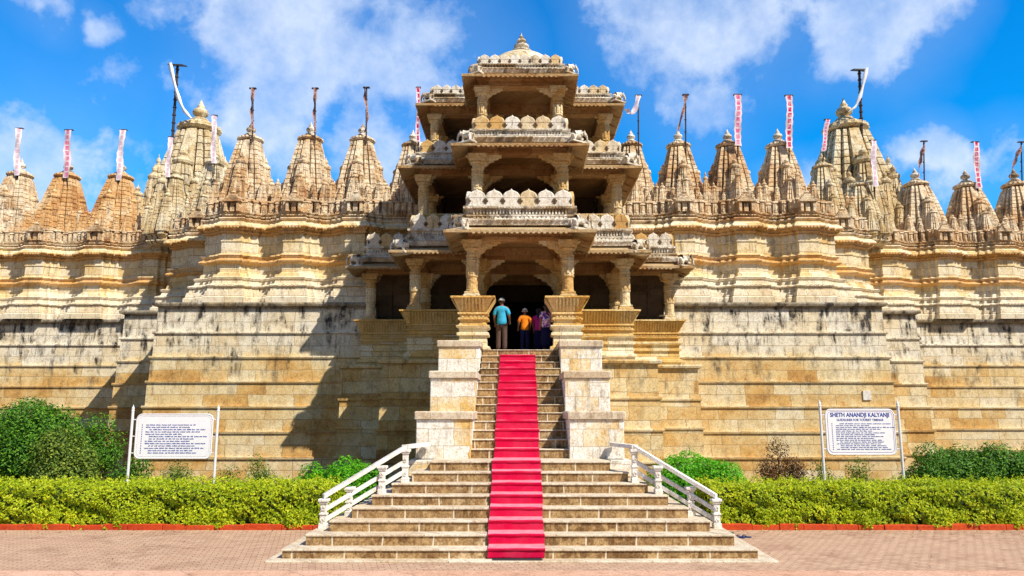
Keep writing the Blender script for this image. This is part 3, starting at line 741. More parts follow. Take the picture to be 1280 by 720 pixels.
def bigpole(px0, y0, px1, y1, d, endpx, endpy, lab):
    a = P(px0, y0, d); b = P(px1, y1, d)
    e = empty('tall_flagpole', (b.x, d, b.z-1.5), lab, 'flagpole')
    q = MB(); dn = (b-a).normalized(); bb = b+dn*2.2
    q.tube([bb, a], .075, 8)
    for i in range(9):
        c = a.lerp(b, (i+.5)/9); q.lathe(c.x, c.y, [(.07,c.z-.05),(.11,c.z-.03),(.11,c.z+.03),(.07,c.z+.05)], 8)
    q.build('pole', M['pole'], e)
    q = MB(); q.add([(a.x-.42,d-.30,a.z-.10),(a.x+.36,d-.30,a.z-.12),(a.x+.42,d+.3,a.z+.06),(a.x-.36,d+.3,a.z+.1),(a.x-.42,d-.30,a.z-.03),(a.x+.36,d-.30,a.z-.05),(a.x+.42,d+.3,a.z+.13),(a.x-.36,d+.3,a.z+.17)],
                   [(3,2,1,0),(4,5,6,7),(0,1,5,4),(1,2,6,5),(2,3,7,6),(3,0,4,7)]); q.build('top_plate', M['pole'], e)
    s = 1 if endpx > px0 else -1
    p0 = Vector((a.x - .3*s if s > 0 else a.x+.3, d-.3, a.z)); p1 = P(endpx, endpy, d-.2)
    pts = []
    for i in range(15):
        t = i/14; c = p0.lerp(p1, t); c.z -= .9*math.sin(t*math.pi)*.7; c.x += (-s)*.0; pts.append(c)
    q = MB(); vs = []; fs = []
    for i, c in enumerate(pts):
        ww = .09+.03*math.sin(i*1.3); vs += [(c.x-ww, c.y-.02, c.z), (c.x+ww, c.y-.02, c.z+.03), (c.x+ww, c.y+.02, c.z+.03), (c.x-ww, c.y+.02, c.z)]
    for i in range(14):
        for c in range(4): fs.append((i*4+c, i*4+(c+1)%4, i*4+4+(c+1)%4, i*4+4+c))
    q.add(vs, fs); q.build('streamer', M['signwhite'], e, smooth=True)
bigpole(222,82,216,168,40.4,239,148,'tall dark flagpole with trailing white streamer behind the left big tower')
bigpole(1074,88,1077,160,40.4,1061,140,'tall dark flagpole with trailing white streamer behind the right big tower')

# ------------------------------------------------------------------ entrance pavilion
pav = empty('entrance_pavilion', (0,24,0), 'three-storey carved stone entrance pavilion with stepped eaves, columns and small dome', 'pavilion')
def cross(w, d, back): # stepped outline walked left to right. w = (wing2?, wing1, centre), d = distances of fronts
    left = [(-w[0], back)]
    for i in range(len(w)):
        left.append((-w[i], d[i]))
        if i+1 < len(w): left.append((-w[i+1], d[i]))
    return left + [(-x, y) for x, y in reversed(left)]
C0 = cross([6.1,3.87,1.57],[30.4,27.4,24.3],33.0)
C1 = cross([3.70,1.50],[27.9,25.5],32.6)
C2 = cross([3.38,1.37],[28.5,25.9],32.6)
def cross_area(q, plan, z0, z1, ins=0.0):
    n = len(plan)//2; xs = []
    for i in range(0, n, 2):
        x, yb = plan[i]; y = plan[i+1][1]
        q.box(x+ins, -x-ins, y+ins, plan[i][1] if i == 0 else plan[i-1][1]+ins, z0, z1) if i == 0 else q.box(x+ins, -x-ins, y+ins, plan[i-1][1]+ins, z0, z1)
def eave(plan, ze, ov, name='eave', rise=.36):
    q = MB(); q.sweep(plan, [(-.25,ze+rise),(-.25,ze+rise+.14),(ov-.02,ze+.075),(ov+.03,ze+.06),(ov+.03,ze-.03),(ov-.03,ze-.03)], closed_prof=True)
    for (c, ux, nn, st) in steps_along(plan, .17, ov+.02): q.obox(c, ux, nn, st*.28, .03, ze-.07, ze-.025, .7)
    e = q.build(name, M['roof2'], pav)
    for (c, ux, nn, st) in steps_along(plan, .9, ov*.4, inset=.1):
        a = Vector((c[0]-nn[0]*ov*.4, c[1]-nn[1]*ov*.4, ze+rise-.05)); b = Vector((c[0]+nn[0]*ov*.5, c[1]+nn[1]*ov*.5, ze-.0))
        q = MB(); w_ = .05; u = Vector((ux[0],ux[1],0))*w_; up = Vector((0,0,.07))
        q.add([a-u,a+u,b+u,b-u,a-u-up,a+u-up,b+u-up,b-u-up],[(0,1,2,3),(7,6,5,4),(0,4,5,1),(1,5,6,2),(2,6,7,3),(3,7,4,0)])
        q.build('rafter', M['beam_brown'], e, loc=(c[0],c[1],ze))
    return e
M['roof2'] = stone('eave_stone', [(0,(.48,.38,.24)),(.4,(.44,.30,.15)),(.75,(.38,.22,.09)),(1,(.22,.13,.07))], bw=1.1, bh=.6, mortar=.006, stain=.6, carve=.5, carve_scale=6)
# merlon
def merlon_mesh():
    q = MB(); w_, h = .20, .46
    prof = [(-w_,0),(w_,0),(w_,.27),(w_*.97,.30),(w_*.88,.345),(w_*.72,.385),(w_*.5,.415),(w_*.28,.432),(w_*.12,.450),(0,.49)]
    prof += [(-x, z) for x, z in reversed(prof[2:-1])]
    n = len(prof); vs = []
    for y, ins in ((.07,1),(-.05,1),(-.07,.93)):
        for x, z in prof: vs.append((x*ins, y, .02+(z-.02)*ins if ins < 1 else z))
    fs = [tuple(range(2*n,3*n)), tuple(reversed(range(n)))]
    for k_ in (0,1):
        for i in range(n):
            j = (i+1)%n; fs.append((k_*n+i, k_*n+j, (k_+1)*n+j, (k_+1)*n+i))
    q.add(vs, fs); n0 = len(q.f)
    for cx_ in (-.195,.195):  # raised dark crosses, painted as the shade inside pierced holes
        sx = -1 if cx_ > 0 else 1
        a, b = sorted((cx_, cx_+sx*.030)); q.box(a, b, -.088, -.06, .08, .21)
        a, b = sorted((cx_, cx_+sx*.058)); q.box(a, b, -.087, -.06, .125, .165)
    n1 = len(q.f)
    q.box(-.2,.2,-.092,-.06,.0,.035); q.box(-.2,.2,-.080,-.06,.24,.262)
    me = q.mesh('merlon', M['merlon']); me.materials.append(M['shade_dark'])
    for i_ in range(n0, n1): me.polygons[i_].material_index = 1
    return me
MER = merlon_mesh()
def parapet(plan, z0, z1, off, mh, sp=.44, sc=1.0):
    """stepped roof, pierced band, then merlons; z0 roof edge, z1 = foot of the merlons"""
    q = MB(); h = z1-z0
    q.sweep(plan, [(off+.28,z0-.12),(off+.34,z0+.05*h),(off+.30,z0+.18*h),(off+.12,z0+.22*h),(off+.12,z0+.34*h),(off+.16,z0+.38*h),(off+.16,z0+.46*h),(off+.03,z0+.5*h),(off+.03,z0+.82*h),(off+.14,z0+.86*h),(off+.14,z0+h),
                   (off-.22,z0+h),(off-.22,z0-.12)], closed_prof=True)
    for (c, ux, nn, st) in steps_along(plan, .11, off+.05): q.obox(c, ux, nn, st*.25, .05, z0+.52*h, z0+.80*h)
    for (c, ux, nn, st) in steps_along(plan, .10, off+.15): q.obox(c, ux, nn, st*.3, .03, z0+.87*h, z0+.97*h)
    for (c, ux, nn, st) in steps_along(plan, .14, off+.14): q.obox(c, ux, nn, st*.34, .04, z0+.23*h, z0+.33*h, .8)
    for (c, ux, nn, st) in steps_along(plan, .2, off+.31): q.obox(c, ux, nn, st*.36, .05, z0+.04*h, z0+.17*h, .7)
    p = q.build('parapet', M['roof'], pav)
    q = MB()
    for (c, ux, nn, st) in steps_along(plan, .4, off-.02): q.obox(c, ux, nn, st*.52, .045, z1-.01, z1+mh*.52)
    q.build('merlon_band', M['merlon'], p)
    ext = []
    for (c, ux, nn, st) in steps_along(plan, sp, off, inset=-off*.9 if off > 0 else 0):
        o = put('merlon', MER, p, (c[0], c[1]-24, z1), (st/.40*1.0, 1, mh/.49), math.atan2(ux[1], ux[0]))
    return p
# column
def column_mesh(h, r=.17):
    q = MB()
    def sq(hw_, z0, z1, b=.01): q.bbox(-hw_, hw_, -hw_, hw_, z0, z1, b)
    sq(r*1.45, 0, .10); sq(r*1.25, .10, .2); 
    pr = [(r*1.1,.2),(r*1.1,.26),(r*.98,.28),(r*.95,h*.36),(r*1.1,h*.37),(r*1.1,h*.40),(r*.97,h*.41),(r*.95,h*.62),(r*1.12,h*.63),(r*1.18,h*.65),(r*1.0,h*.67),(r*1.0,h*.72),(r*1.15,h*.735),(r*1.15,h*.755),(r*.98,h*.77),(r*.98,h*.82),
          (r*1.25,h*.84),(r*1.35,h*.86),(r*1.2,h*.88)]
    q.lathe(0,0,pr,16,math.pi/16)
    for i in range(8):
        a = i*math.pi/4; c, s_ = math.cos(a), math.sin(a)
        q.obox((c*r*.98, s_*r*.98), (-s_,c), (c,s_), r*.22, .02, h*.42, h*.61, .8); q.obox((c*r*1.0, s_*r*1.0), (-s_,c), (c,s_), r*.25, .025, h*.68, h*.72, .6)
    sq(r*1.5, h*.88, h*.93)
    return q
def bracket(q, ux, L, zt, depth, wd, drop=0.0):
    """curved corbel arm from the column axis along ux, under a beam at height zt"""
    prof = [(0,0),(L,0),(L,-.07),(L*.88,-.08),(L*.86,-.15),(L*.70,-.17),(L*.66,-.26),(L*.48,-.30),(L*.42,-.42),(L*.30,-.48),(L*.26,-.62),(L*.12,-.70),(0,-.74)]
    prof = [(a, b*depth/.74) for a, b in prof]
    uy = (-ux[1], ux[0]); n = len(prof); vs = []
    for s_ in (-1,1):
        for a, b in prof: vs.append((ux[0]*a+uy[0]*wd*s_, ux[1]*a+uy[1]*wd*s_, zt+b))
    fs = [tuple(range(n)), tuple(reversed(range(n,2*n)))]
    for i in range(n): j = (i+1)%n; fs.append((i, i+n, j+n, j))
    q.add(vs, fs)
def columns(spots, z0, z1, r, arm, depth):
    """spots: (x,y,[dirs]) ; one mesh per set of arm directions is shared"""
    cache = {}
    h = z1 - z0
    cm = column_mesh(h, r).mesh('column', M['carved'])
    for x, y, dirs in spots:
        c = put('column', cm, pav, (x, y-24, z0))
        key = tuple(dirs)
        if key not in cache:
            q = MB()
            for dr, L in dirs: bracket(q, {'l':(-1,0),'r':(1,0),'f':(0,-1),'b':(0,1)}[dr], L, h, depth if L > .5 else depth*.55, r*.55)
            q.box(-r*1.7, r*1.7, -r*1.7, r*1.7, h*.93, h+.002)
            cache[key] = q.mesh('bracket', M['carved'])
        put('bracket', cache[key], c, (0,0,0))
SH = .34
def sym(l):
    o = []
    for x, y, dirs in l:
        o.append((-x, y, dirs)); o.append((x, y, [({'l':'r','r':'l'}.get(a,a), b) for a, b in dirs]))
    return o
BT = 6.44
columns(sym([(1.57,24.3,[('r',.95),('l',.42),('b',.6),('f',.38)]),(3.87,27.4,[('r',.5),('l',.36),('b',.5),('f',.36)]),(6.1,30.4,[('r',.45),('l',.34),('f',.34)])]), BT, 8.34, .19, .9, .62)
columns(sym([(1.57,27.4,[('r',1.0),('l',.6),('f',.6),('b',.5)]),(3.87,30.4,[('r',.6),('l',.5),('f',.5)]),(1.57,30.4,[('r',1.0),('l',.6),('f',.6)])]), 4.9, 8.34, .21, .9, .75)
columns(sym([(1.50,25.5,[('r',.85),('l',.42),('b',.5),('f',.34)]),(3.70,27.9,[('r',.45),('l',.34),('f',.34),('b',.4)])]), 9.7, 11.72, .19, .8, .6)
columns(sym([(1.50,27.9,[('r',.85),('l',.5),('f',.5)]),(3.70,30.6,[('r',.5),('f',.5)]),(1.50,30.6,[('r',.85),('l',.5)])]), 9.4, 11.72, .19, .8, .6)
columns(sym([(1.37,25.9,[('r',.75),('l',.36),('b',.45),('f',.30)]),(3.38,28.5,[('r',.4),('l',.30),('f',.30),('b',.4)])]), 12.75, 14.42, .17, .7, .5)
columns(sym([(1.37,28.5,[('r',.75),('l',.45),('f',.45)]),(3.38,31.0,[('r',.4),('f',.4)])]), 12.6, 14.42, .17, .7, .5)
# storeys
def storey(plan, zb, ze, ov):
    q = MB()   # beams
    q.sweep(plan, [(.15,zb),(.17,zb+.03),(.17,zb+.14),(.13,zb+.15),(.13,zb+.24),(.2,zb+.26),(.2,zb+.46),(-.2,zb+.46),(-.2,zb)], closed_prof=True)
    for y in sorted(set(p[1] for p in plan))[1:]: 
        xx = max(abs(p[0]) for p in plan if p[1] == y)
        q.box(-xx+.2, xx-.2, y-.16, y+.16, zb+.004, zb+.44)
    for xx in sorted(set(abs(p[0]) for p in plan))[:2]:
        y1 = plan[0][1]; y0 = min(p[1] for p in plan if abs(abs(p[0])-xx) < .01)
        for s_ in (-1,1): q.box(s_*xx-.15, s_*xx+.15, y0+.2, y1-.1, zb+.008, zb+.436)
    q.build('beam', M['beam_brown'], pav)
    q = MB(); cross_area(q, plan, zb+.45, zb+.62, .05); q.build('ceiling_slab', M['beam_brown'], pav)
    eave(plan, ze, ov)
storey(C0, 8.34, 8.48, .85)
storey(C1, 11.72, 11.82, .85)
storey(C2, 14.42, 14.62, .68)
parapet(C0, 8.92, 9.48, .16, .62, .54)
parapet(C1, 12.22, 12.62, .14, .56, .52)
parapet(C2, 14.98, 15.28, .12, .42, .36)
# floors of the upper storeys, balustrades behind parapets
q = MB(); cross_area(q, C0, 8.97, 9.40, -.0); q.build('floor_slab', M['roof'], pav)
q = MB(); cross_area(q, C1, 12.18, 12.55, 0); q.build('floor_slab', M['roof'], pav)
q = MB(); cross_area(q, C2, 14.95, 15.3, 0); q.build('floor_slab', M['roof'], pav)
def seatback(plan, z0, z1, name='balustrade', mat='gold', flare=.30, base=None):
    q = MB(); h = z1-z0
    q.sweep(plan, [(.0,z0),(.06,z0+.02),(.06,z0+.08*h),(.02,z0+.1*h),(.02,z0+.2*h),(.08,z0+.22*h),(.08,z0+.28*h),(.03,z0+.3*h),(.03,z0+.38*h),(.10,z0+.41*h),(.10,z0+.46*h),(.04,z0+.48*h),(flare-.06,z0+.93*h),(flare+.02,z0+.94*h),(flare+.02,z1),(flare-.14,z1),(-.1,z0+.5*h),(-.1,z0)], closed_prof=True)
    for (c, ux, nn, st) in steps_along(plan, .105, 0):
        a = Vector((c[0]+nn[0]*.05, c[1]+nn[1]*.05, z0+.50*h)); b = Vector((c[0]+nn[0]*(flare-.02), c[1]+nn[1]*(flare-.02), z0+.92*h))
        u = Vector((ux[0],ux[1],0))*st*.28; o_ = Vector((nn[0],nn[1],0))*.035
        q.add([a-u,a+u,b+u*1.25,b-u*1.25,a-u*.6+o_,a+u*.6+o_,b+u+o_,b-u+o_],[(3,2,1,0),(4,5,6,7),(0,1,5,4),(1,2,6,5),(2,3,7,6),(3,0,4,7)])
    for (c, ux, nn, st) in steps_along(plan, .09, .09): q.obox(c, ux, nn, st*.3, .025, z0+.225*h, z0+.275*h)
    for (c, ux, nn, st) in steps_along(plan, .13, .03): q.obox(c, ux, nn, st*.35, .04, z0+.31*h, z0+.375*h, .6)
    return q.build(name, M[mat], pav)
BL = [(-6.35,33.0),(-6.35,30.25),(-4.05,30.25),(-4.05,27.25),(-1.9,27.25),(-1.9,24.0),(-1.12,24.0),(-1.12,24.7)]
seatback(BL, 5.50, BT); seatback(mirror(BL), 5.50, BT)
# upper storey balustrades
seatback(C1, 9.5, 10.22, 'balustrade', 'gold', .14); 
# platform under the balustrade
PP = [(.10,4.55),(.10,4.72),(.16,4.75),(.16,4.83),(.06,4.86),(.04,5.18),(.12,5.2),(.12,5.28),(.04,5.3),(.06,5.42),(.14,5.46),(.14,5.52),(.0,5.54),(-.3,5.55)]
for pl in (BL, mirror(BL)):
    q = MB(); q.sweep(pl, PP); q.build('platform', M['platform'], pav)
q = MB()
BLF = BL[:-1]
q.box(-6.3,6.3,30.3,33.1,4.5,4.76); q.box(-4.0,4.0,27.3,30.4,4.5,4.755); q.box(-1.88,1.88,24.02,27.4,4.5,4.735)
q.build('floor_slab', M['roof'], pav)
# lower stepped blocks with courses
LB = [(-7.0,31.6),(-7.0,29.75),(-4.9,29.75),(-4.9,26.85),(-2.6,26.85),(-2.6,24.1),(-1.3,24.1)]
for pl in (LB, mirror(LB)):
    q = MB(); q.sweep(pl, coursed(4.62, 0, 4, .12, .05, .05)); q.build('base_block', M['wall'], pav)
q = MB(); q.box(-6.3,6.3,30.4,33.1,0,4.5); q.box(-4.2,4.2,27.5,30.4,0,4.5); q.box(-2.2,2.2,24.4,27.5,0,4.5); q.build('foundation', M['wall'], pav)
# back walls of the storeys
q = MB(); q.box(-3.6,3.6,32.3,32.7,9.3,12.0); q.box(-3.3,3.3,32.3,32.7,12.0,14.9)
q.box(-3.6,-3.3,30.9,32.3,9.3,11.8); q.box(3.3,3.6,30.9,32.3,9.3,11.8); q.build('back_wall', M['shade_dark'], pav)
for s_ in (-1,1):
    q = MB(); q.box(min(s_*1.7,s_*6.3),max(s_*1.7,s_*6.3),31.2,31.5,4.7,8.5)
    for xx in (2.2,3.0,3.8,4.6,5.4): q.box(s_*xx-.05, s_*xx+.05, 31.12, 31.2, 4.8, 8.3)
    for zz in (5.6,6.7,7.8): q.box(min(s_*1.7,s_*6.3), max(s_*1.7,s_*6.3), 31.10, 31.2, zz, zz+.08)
    q.build('back_wall', M['shade_dark'], pav)
# dome and finial
q = MB(); dc = 28.2
pr = [(1.75,15.2),(1.75,15.32)]
for i in range(11):
    a = i/10*math.pi/2; pr.append((1.68*math.cos(a)+.02, 15.35+1.55*math.sin(a)))
q.lathe(0.06, dc, pr, 40); dm = q.build('dome', M['domest'] if 'domest' in M else M['spire_white'], pav, smooth=True)
q = MB(); q.lathe(.06, dc, [(.5,16.75),(.52,16.85),(.35,16.9),(.42,16.97),(.42,17.02),(.24,17.06),(.2,17.12),(.3,17.2),(.3,17.27),(.15,17.33),(.12,17.38),(.2,17.45),(.17,17.53),(.07,17.6),(.1,17.64),(.03,17.72),(.005,17.85)], 16)
q.build('finial', M['roof'], dm)

# ------------------------------------------------------------------ skin helper for figures
def skin_obj(nodes, edges, root=0, sub=1, name='body', mat=None):
    me = bpy.data.meshes.new('tmp'); me.from_pydata([n[:3] for n in nodes], edges, [])
    o = bpy.data.objects.new('tmp', me); COL.objects.link(o)
    sk = o.modifiers.new('s','SKIN'); 
    if not me.skin_vertices: me.attributes.new('skin', 'FLOAT', 'POINT')
    for i, n in enumerate(nodes):
        sv = me.skin_vertices[0].data[i]; r = n[3]
        sv.radius = r if isinstance(r, tuple) else (r, r); sv.use_root = (i == root)
    sk.use_smooth_shade = True; sk.branch_smoothing = .4
    sb = o.modifiers.new('b','SUBSURF'); sb.levels = sub; sb.render_levels = sub
    dg = bpy.context.evaluated_depsgraph_get(); ev = o.evaluated_get(dg)
    m2 = bpy.data.meshes.new_from_object(ev); m2.name = name
    bpy.data.objects.remove(o); m2.materials.clear()
    if mat: m2.materials.append(mat)
    m2.shade_smooth(); return m2
def skin_ok(nodes, edges, **kw):
    me0 = bpy.data.meshes.new('t'); bpy.data.meshes.remove(me0)
    return skin_obj(nodes, edges, **kw)

# elephants at the eave corners (facing -x)
en = [(0,0,.34,.17),(-.16,0,.36,.16),(.16,0,.33,.16),(-.30,0,.44,.10),(-.40,0,.47,.10),(-.50,0,.40,.06),(-.55,0,.27,.045),(-.55,0,.14,.035),(-.60,0,.10,.025),
      (-.18,-.10,.20,.07),(-.18,-.10,.02,.06),(-.18,.10,.20,.07),(-.18,.10,.02,.06),(.18,-.10,.20,.07),(.19,-.10,.02,.06),(.18,.10,.20,.07),(.19,.10,.02,.06),(.31,0,.34,.03),(.34,0,.15,.015)]
ee = [(0,1),(0,2),(1,3),(3,4),(4,5),(5,6),(6,7),(7,8),(1,9),(9,10),(1,11),(11,12),(2,13),(13,14),(2,15),(15,16),(2,17),(17,18)]
EL_ME = skin_obj(en, ee, 0, 1, 'elephant_statue', M['roof'])
q = MB()
for s_ in (-1,1): q.add([(-.36,s_*.10,.56),(-.27,s_*.17,.52),(-.26,s_*.19,.38),(-.33,s_*.16,.30),(-.39,s_*.11,.38),(-.36,s_*.08,.54),(-.27,s_*.14,.50),(-.26,s_*.15,.38),(-.33,s_*.13,.32),(-.39,s_*.09,.38)],
    [(0,1,2,3,4),(9,8,7,6,5),(0,5,6,1),(1,6,7,2),(2,7,8,3),(3,8,9,4),(4,9,5,0)])
EAR = q.mesh('ear', M['roof'])
q = MB(); q.bbox(-.42,.34,-.20,.20,-.05,.03,.02); EPL = q.mesh('plinth', M['roof'])
def elephant(px, py, d, rz, lab, sc=1.0):
    p = P(px, py, d)
    e = empty('elephant_statue', (p.x, d, p.z), lab, 'statue', 'carved elephants on the eave corners', rz)
    e.scale = (sc,)*3
    put('body', EL_ME, e, (0,0,0)); put('ear', EAR, e, (0,0,0)); put('plinth', EPL, e, (0,0,0))
# left ones face outward (-x), right ones +x
for s_, sd_ in ((-1,'left'),(1,'right')):
    rz = 0 if s_ < 0 else math.pi
    rz += R(35)*(-s_)*-1
    X0 = 650+s_
    elephant(650+s_*74, 287, 23.75, rz, f'weathered stone elephant on the {sd_} corner of the lowest front eave', 1.0)
    elephant(650+s_*148, 316, 26.8, rz, f'carved stone elephant on the {sd_} eave corner of the middle wing, one step out', 1.0)
    elephant(650+s_*205, 333, 29.8, rz, f'stone elephant on the outermost {sd_} eave corner of the lowest storey', 1.0)
    elephant(653+s_*68, 178, 24.9, rz, f'stone elephant on the {sd_} corner of the second storey front eave', .85)
    elephant(653+s_*134, 206, 27.4, rz, f'stone elephant on the {sd_} wing eave of the second storey', .9)
    elephant(654+s_*58, 92, 25.5, rz, f'small stone elephant on the {sd_} corner of the topmost eave below the dome', .7)
    elephant(654+s_*118, 127, 28.0, rz, f'small stone elephant on the {sd_} wing eave of the top storey', .75)

# ------------------------------------------------------------------ people seen from behind (local: facing +y, feet at z 0)
def person(loc, h, lab, top, legs, rz=0, hairlen=0, arms=(0,0), cap_=None, female=False, bulk=1.0, brim=.13):
    k_ = h/1.72; e = empty('person', loc, lab, 'person', None, rz)
    def nd(l): return [(x*k_, y*k_, z*k_, (r[0]*k_*bulk, r[1]*k_*bulk) if isinstance(r, tuple) else r*k_*bulk) for x, y, z, r in l]
    sw = .165 if female else .19
    la, ra = arms   # forward reach of hands
    body = [(0,0,.95,(.14,.10)),(0,0,1.12,(.125,.09)),(0,0,1.30,(.15,.10)),(0,0,1.44,(.10,.07)),(0,.01,1.50,.052),(0,.02,1.56,.06),(0,.02,1.62,.085),(0,.02,1.68,.07),
            (-sw,0,1.41,.055),(-sw-.05,-.01,1.13,.045),(-sw-.04,.08+la,.92+la*.8,.032),(sw,0,1.41,.055),(sw+.05,-.01,1.13,.045),(sw+.04,.08+ra,.92+ra*.8,.032),
            (-.09,0,.86,.085),(-.10,0,.50,.060),(-.10,-.01,.10,.040),(-.11,.12,.03,.035),(.09,0,.86,.085),(.10,0,.50,.060),(.10,-.01,.10,.040),(.11,.12,.03,.035)]
    ed = [(0,1),(1,2),(2,3),(3,4),(4,5),(5,6),(6,7),(3,8),(8,9),(9,10),(3,11),(11,12),(12,13),(0,14),(14,15),(15,16),(16,17),(0,18),(18,19),(19,20),(20,21)]
    for side_, w_i in ((-1,10),(1,13)):
        wx, wy, wz, _ = body[w_i]; b0 = len(body)
        body.append((wx+side_*.005, wy+.03, wz-.06, .026)); ed.append((w_i, b0))
        for fi, (ox, L) in enumerate(((-.024,.050),(-.008,.058),(.008,.055),(.023,.042))):
            i0 = len(body); body.append((wx+ox, wy+.045, wz-.10, .0095)); body.append((wx+ox, wy+.06, wz-.10-L, .0085)); ed += [(b0,i0),(i0,i0+1)]
        i0 = len(body); body.append((wx-side_*.032, wy+.05, wz-.06, .010)); body.append((wx-side_*.04, wy+.065, wz-.10, .009)); ed += [(b0,i0),(i0,i0+1)]
    put('body', skin_obj(nd(body), ed, 0, 1, 'body', M['skin']), e, (0,0,0))
    # face: nose, ears and eyes are on the far side of the head
    q = MB(); hz = 1.63*k_
    q.lathe(0,0,[(.001,0)],3) if False else None
    for s_ in (-1,1): q.obox((s_*.088*k_, .02*k_), (1,0), (0,1), .012*k_, .02*k_, hz-.03*k_, hz+.03*k_)
    q.obox((0,.115*k_), (1,0), (0,1), .013*k_, .015*k_, hz-.03*k_, hz+.01*k_, .5)
    for s_ in (-1,1): q.obox((s_*.03*k_,.10*k_), (1,0), (0,1), .012*k_, .006*k_, hz+.01*k_, hz+.02*k_)
    q.build('ear', M['skin'], None); o = bpy.data.objects[-1] if False else None
    obj = [o_ for o_ in COL.objects if o_.name.startswith('ear') and o_.parent is None][-1]; obj.name = 'face_feature'; obj.parent = e
    # shirt
    sl = 1.24 if not female else 1.15
    shirt = [(0,0,.80,(.20,.15)),(0,0,1.0,(.175,.13)),(0,0,1.15,(.165,.125)),(0,0,1.30,(.185,.13)),(0,0,1.42,(.15,.10)),(0,.005,1.475,(.085,.075)),
             (-sw,0,1.40,.082),(-sw-.055,-.01,1.15,.072),(sw,0,1.40,.082),(sw+.055,-.01,1.15,.072)]
    se = [(0,1),(1,2),(2,3),(3,4),(4,5),(4,6),(6,7),(4,8),(8,9)]
    put('shirt', skin_obj(nd(shirt), se, 0, 1, 'shirt', top), e, (0,0,0))
    if female:
        sk = [(0,0,.98,(.16,.12)),(0,0,.75,(.20,.15)),(0,0,.45,(.23,.18)),(0,0,.06,(.26,.20))]
        put('skirt', skin_obj(nd(sk), [(0,1),(1,2),(2,3)], 0, 1, 'skirt', legs), e, (0,0,0))
    else:
        tr = [(0,0,.95,(.165,.12)),(-.085,0,.84,.112),(-.10,0,.48,.088),(-.105,0,.06,.078),(.085,0,.84,.112),(.10,0,.48,.088),(.105,0,.06,.078)]
        put('trousers', skin_obj(nd(tr), [(0,1),(1,2),(2,3),(0,4),(4,5),(5,6)], 0, 1, 'trousers', legs), e, (0,0,0))
    q = MB()
    rg = []
    for i in range(9):
        a0 = -0.25 if cap_ is None else .12
        a = a0+i/8*(math.pi/2-a0); rg.append([(.104*k_*math.cos(a)*math.cos(t*math.pi/8), (-.002+.112*math.cos(a)*math.sin(t*math.pi/8))*k_+(0), (1.635+.115*math.sin(a))*k_) for t in range(16)])
    q.rings(rg); q.build('tmp', cap_ or M['hair'], None, smooth=True); ob = [o_ for o_ in COL.objects if o_.name.startswith('tmp')][-1]
    ob.name = 'hair' if cap_ is None else 'cap'; ob.data.name = ob.name; ob.parent = e
    if cap_ is not None and brim:
        q = MB(); q.lathe(0, .0, [(.108*k_,1.60*k_),(brim*k_,1.60*k_),(brim*k_,1.61*k_),(.108*k_,1.625*k_)], 18); o = q.build('tmp2', cap_); o.name = 'cap_brim' if not female else 'hat_brim'; o.parent = e
    if cap_ is not None:
        q = MB(); q.rings([[(.098*k_*math.cos(a)*math.cos(t*math.pi/8), (.000+.104*math.cos(a)*math.sin(t*math.pi/8))*k_, (1.63+.105*math.sin(a))*k_) for t in range(16)] for a in (-.45,-.2,.1,.5,1.0)]); o = q.build('tmp3', M['hair'], None, smooth=True); o.name = 'hair'; o.parent = e
    if hairlen:
        o = put('hair', skin_obj(nd([(0,-.04,1.64,.075),(0,-.07,1.52,.055),(0,-.09,1.40,.04),(0,-.09,1.40-hairlen,.02)]), [(0,1),(1,2),(2,3)], 0, 1, 'hair', M['hair']), e, (0,0,0))
    return e
fl = 4.76
person((X(627,24.7,5.6),24.7,4.737), 1.76, 'man in light blue shirt, brown trousers and pale cap standing in the entrance', M['shirt_blue'], M['trouser'], rz=-.1, arms=(.05,.18), cap_=M['cap'], brim=0)
person((X(656,25.0,5.6),25.0,4.737), 1.46, 'person in a bright orange top and hat walking into the dark entrance', M['orange'], M['navy'], rz=.15, arms=(.1,.1), cap_=M['cap'])
person((X(673,25.3,5.6),25.3,4.737), 1.50, 'woman in a magenta top, half hidden behind the one in the printed shawl', M['magenta'], M['navy'], rz=-.2, hairlen=.2, female=True)
person((X(683,24.7,5.6),24.7,4.737), 1.56, 'woman in a white and purple printed shawl and navy skirt beside the right pier', M['floral'], M['navy'], rz=.3, hairlen=.15, female=True, bulk=1.12)

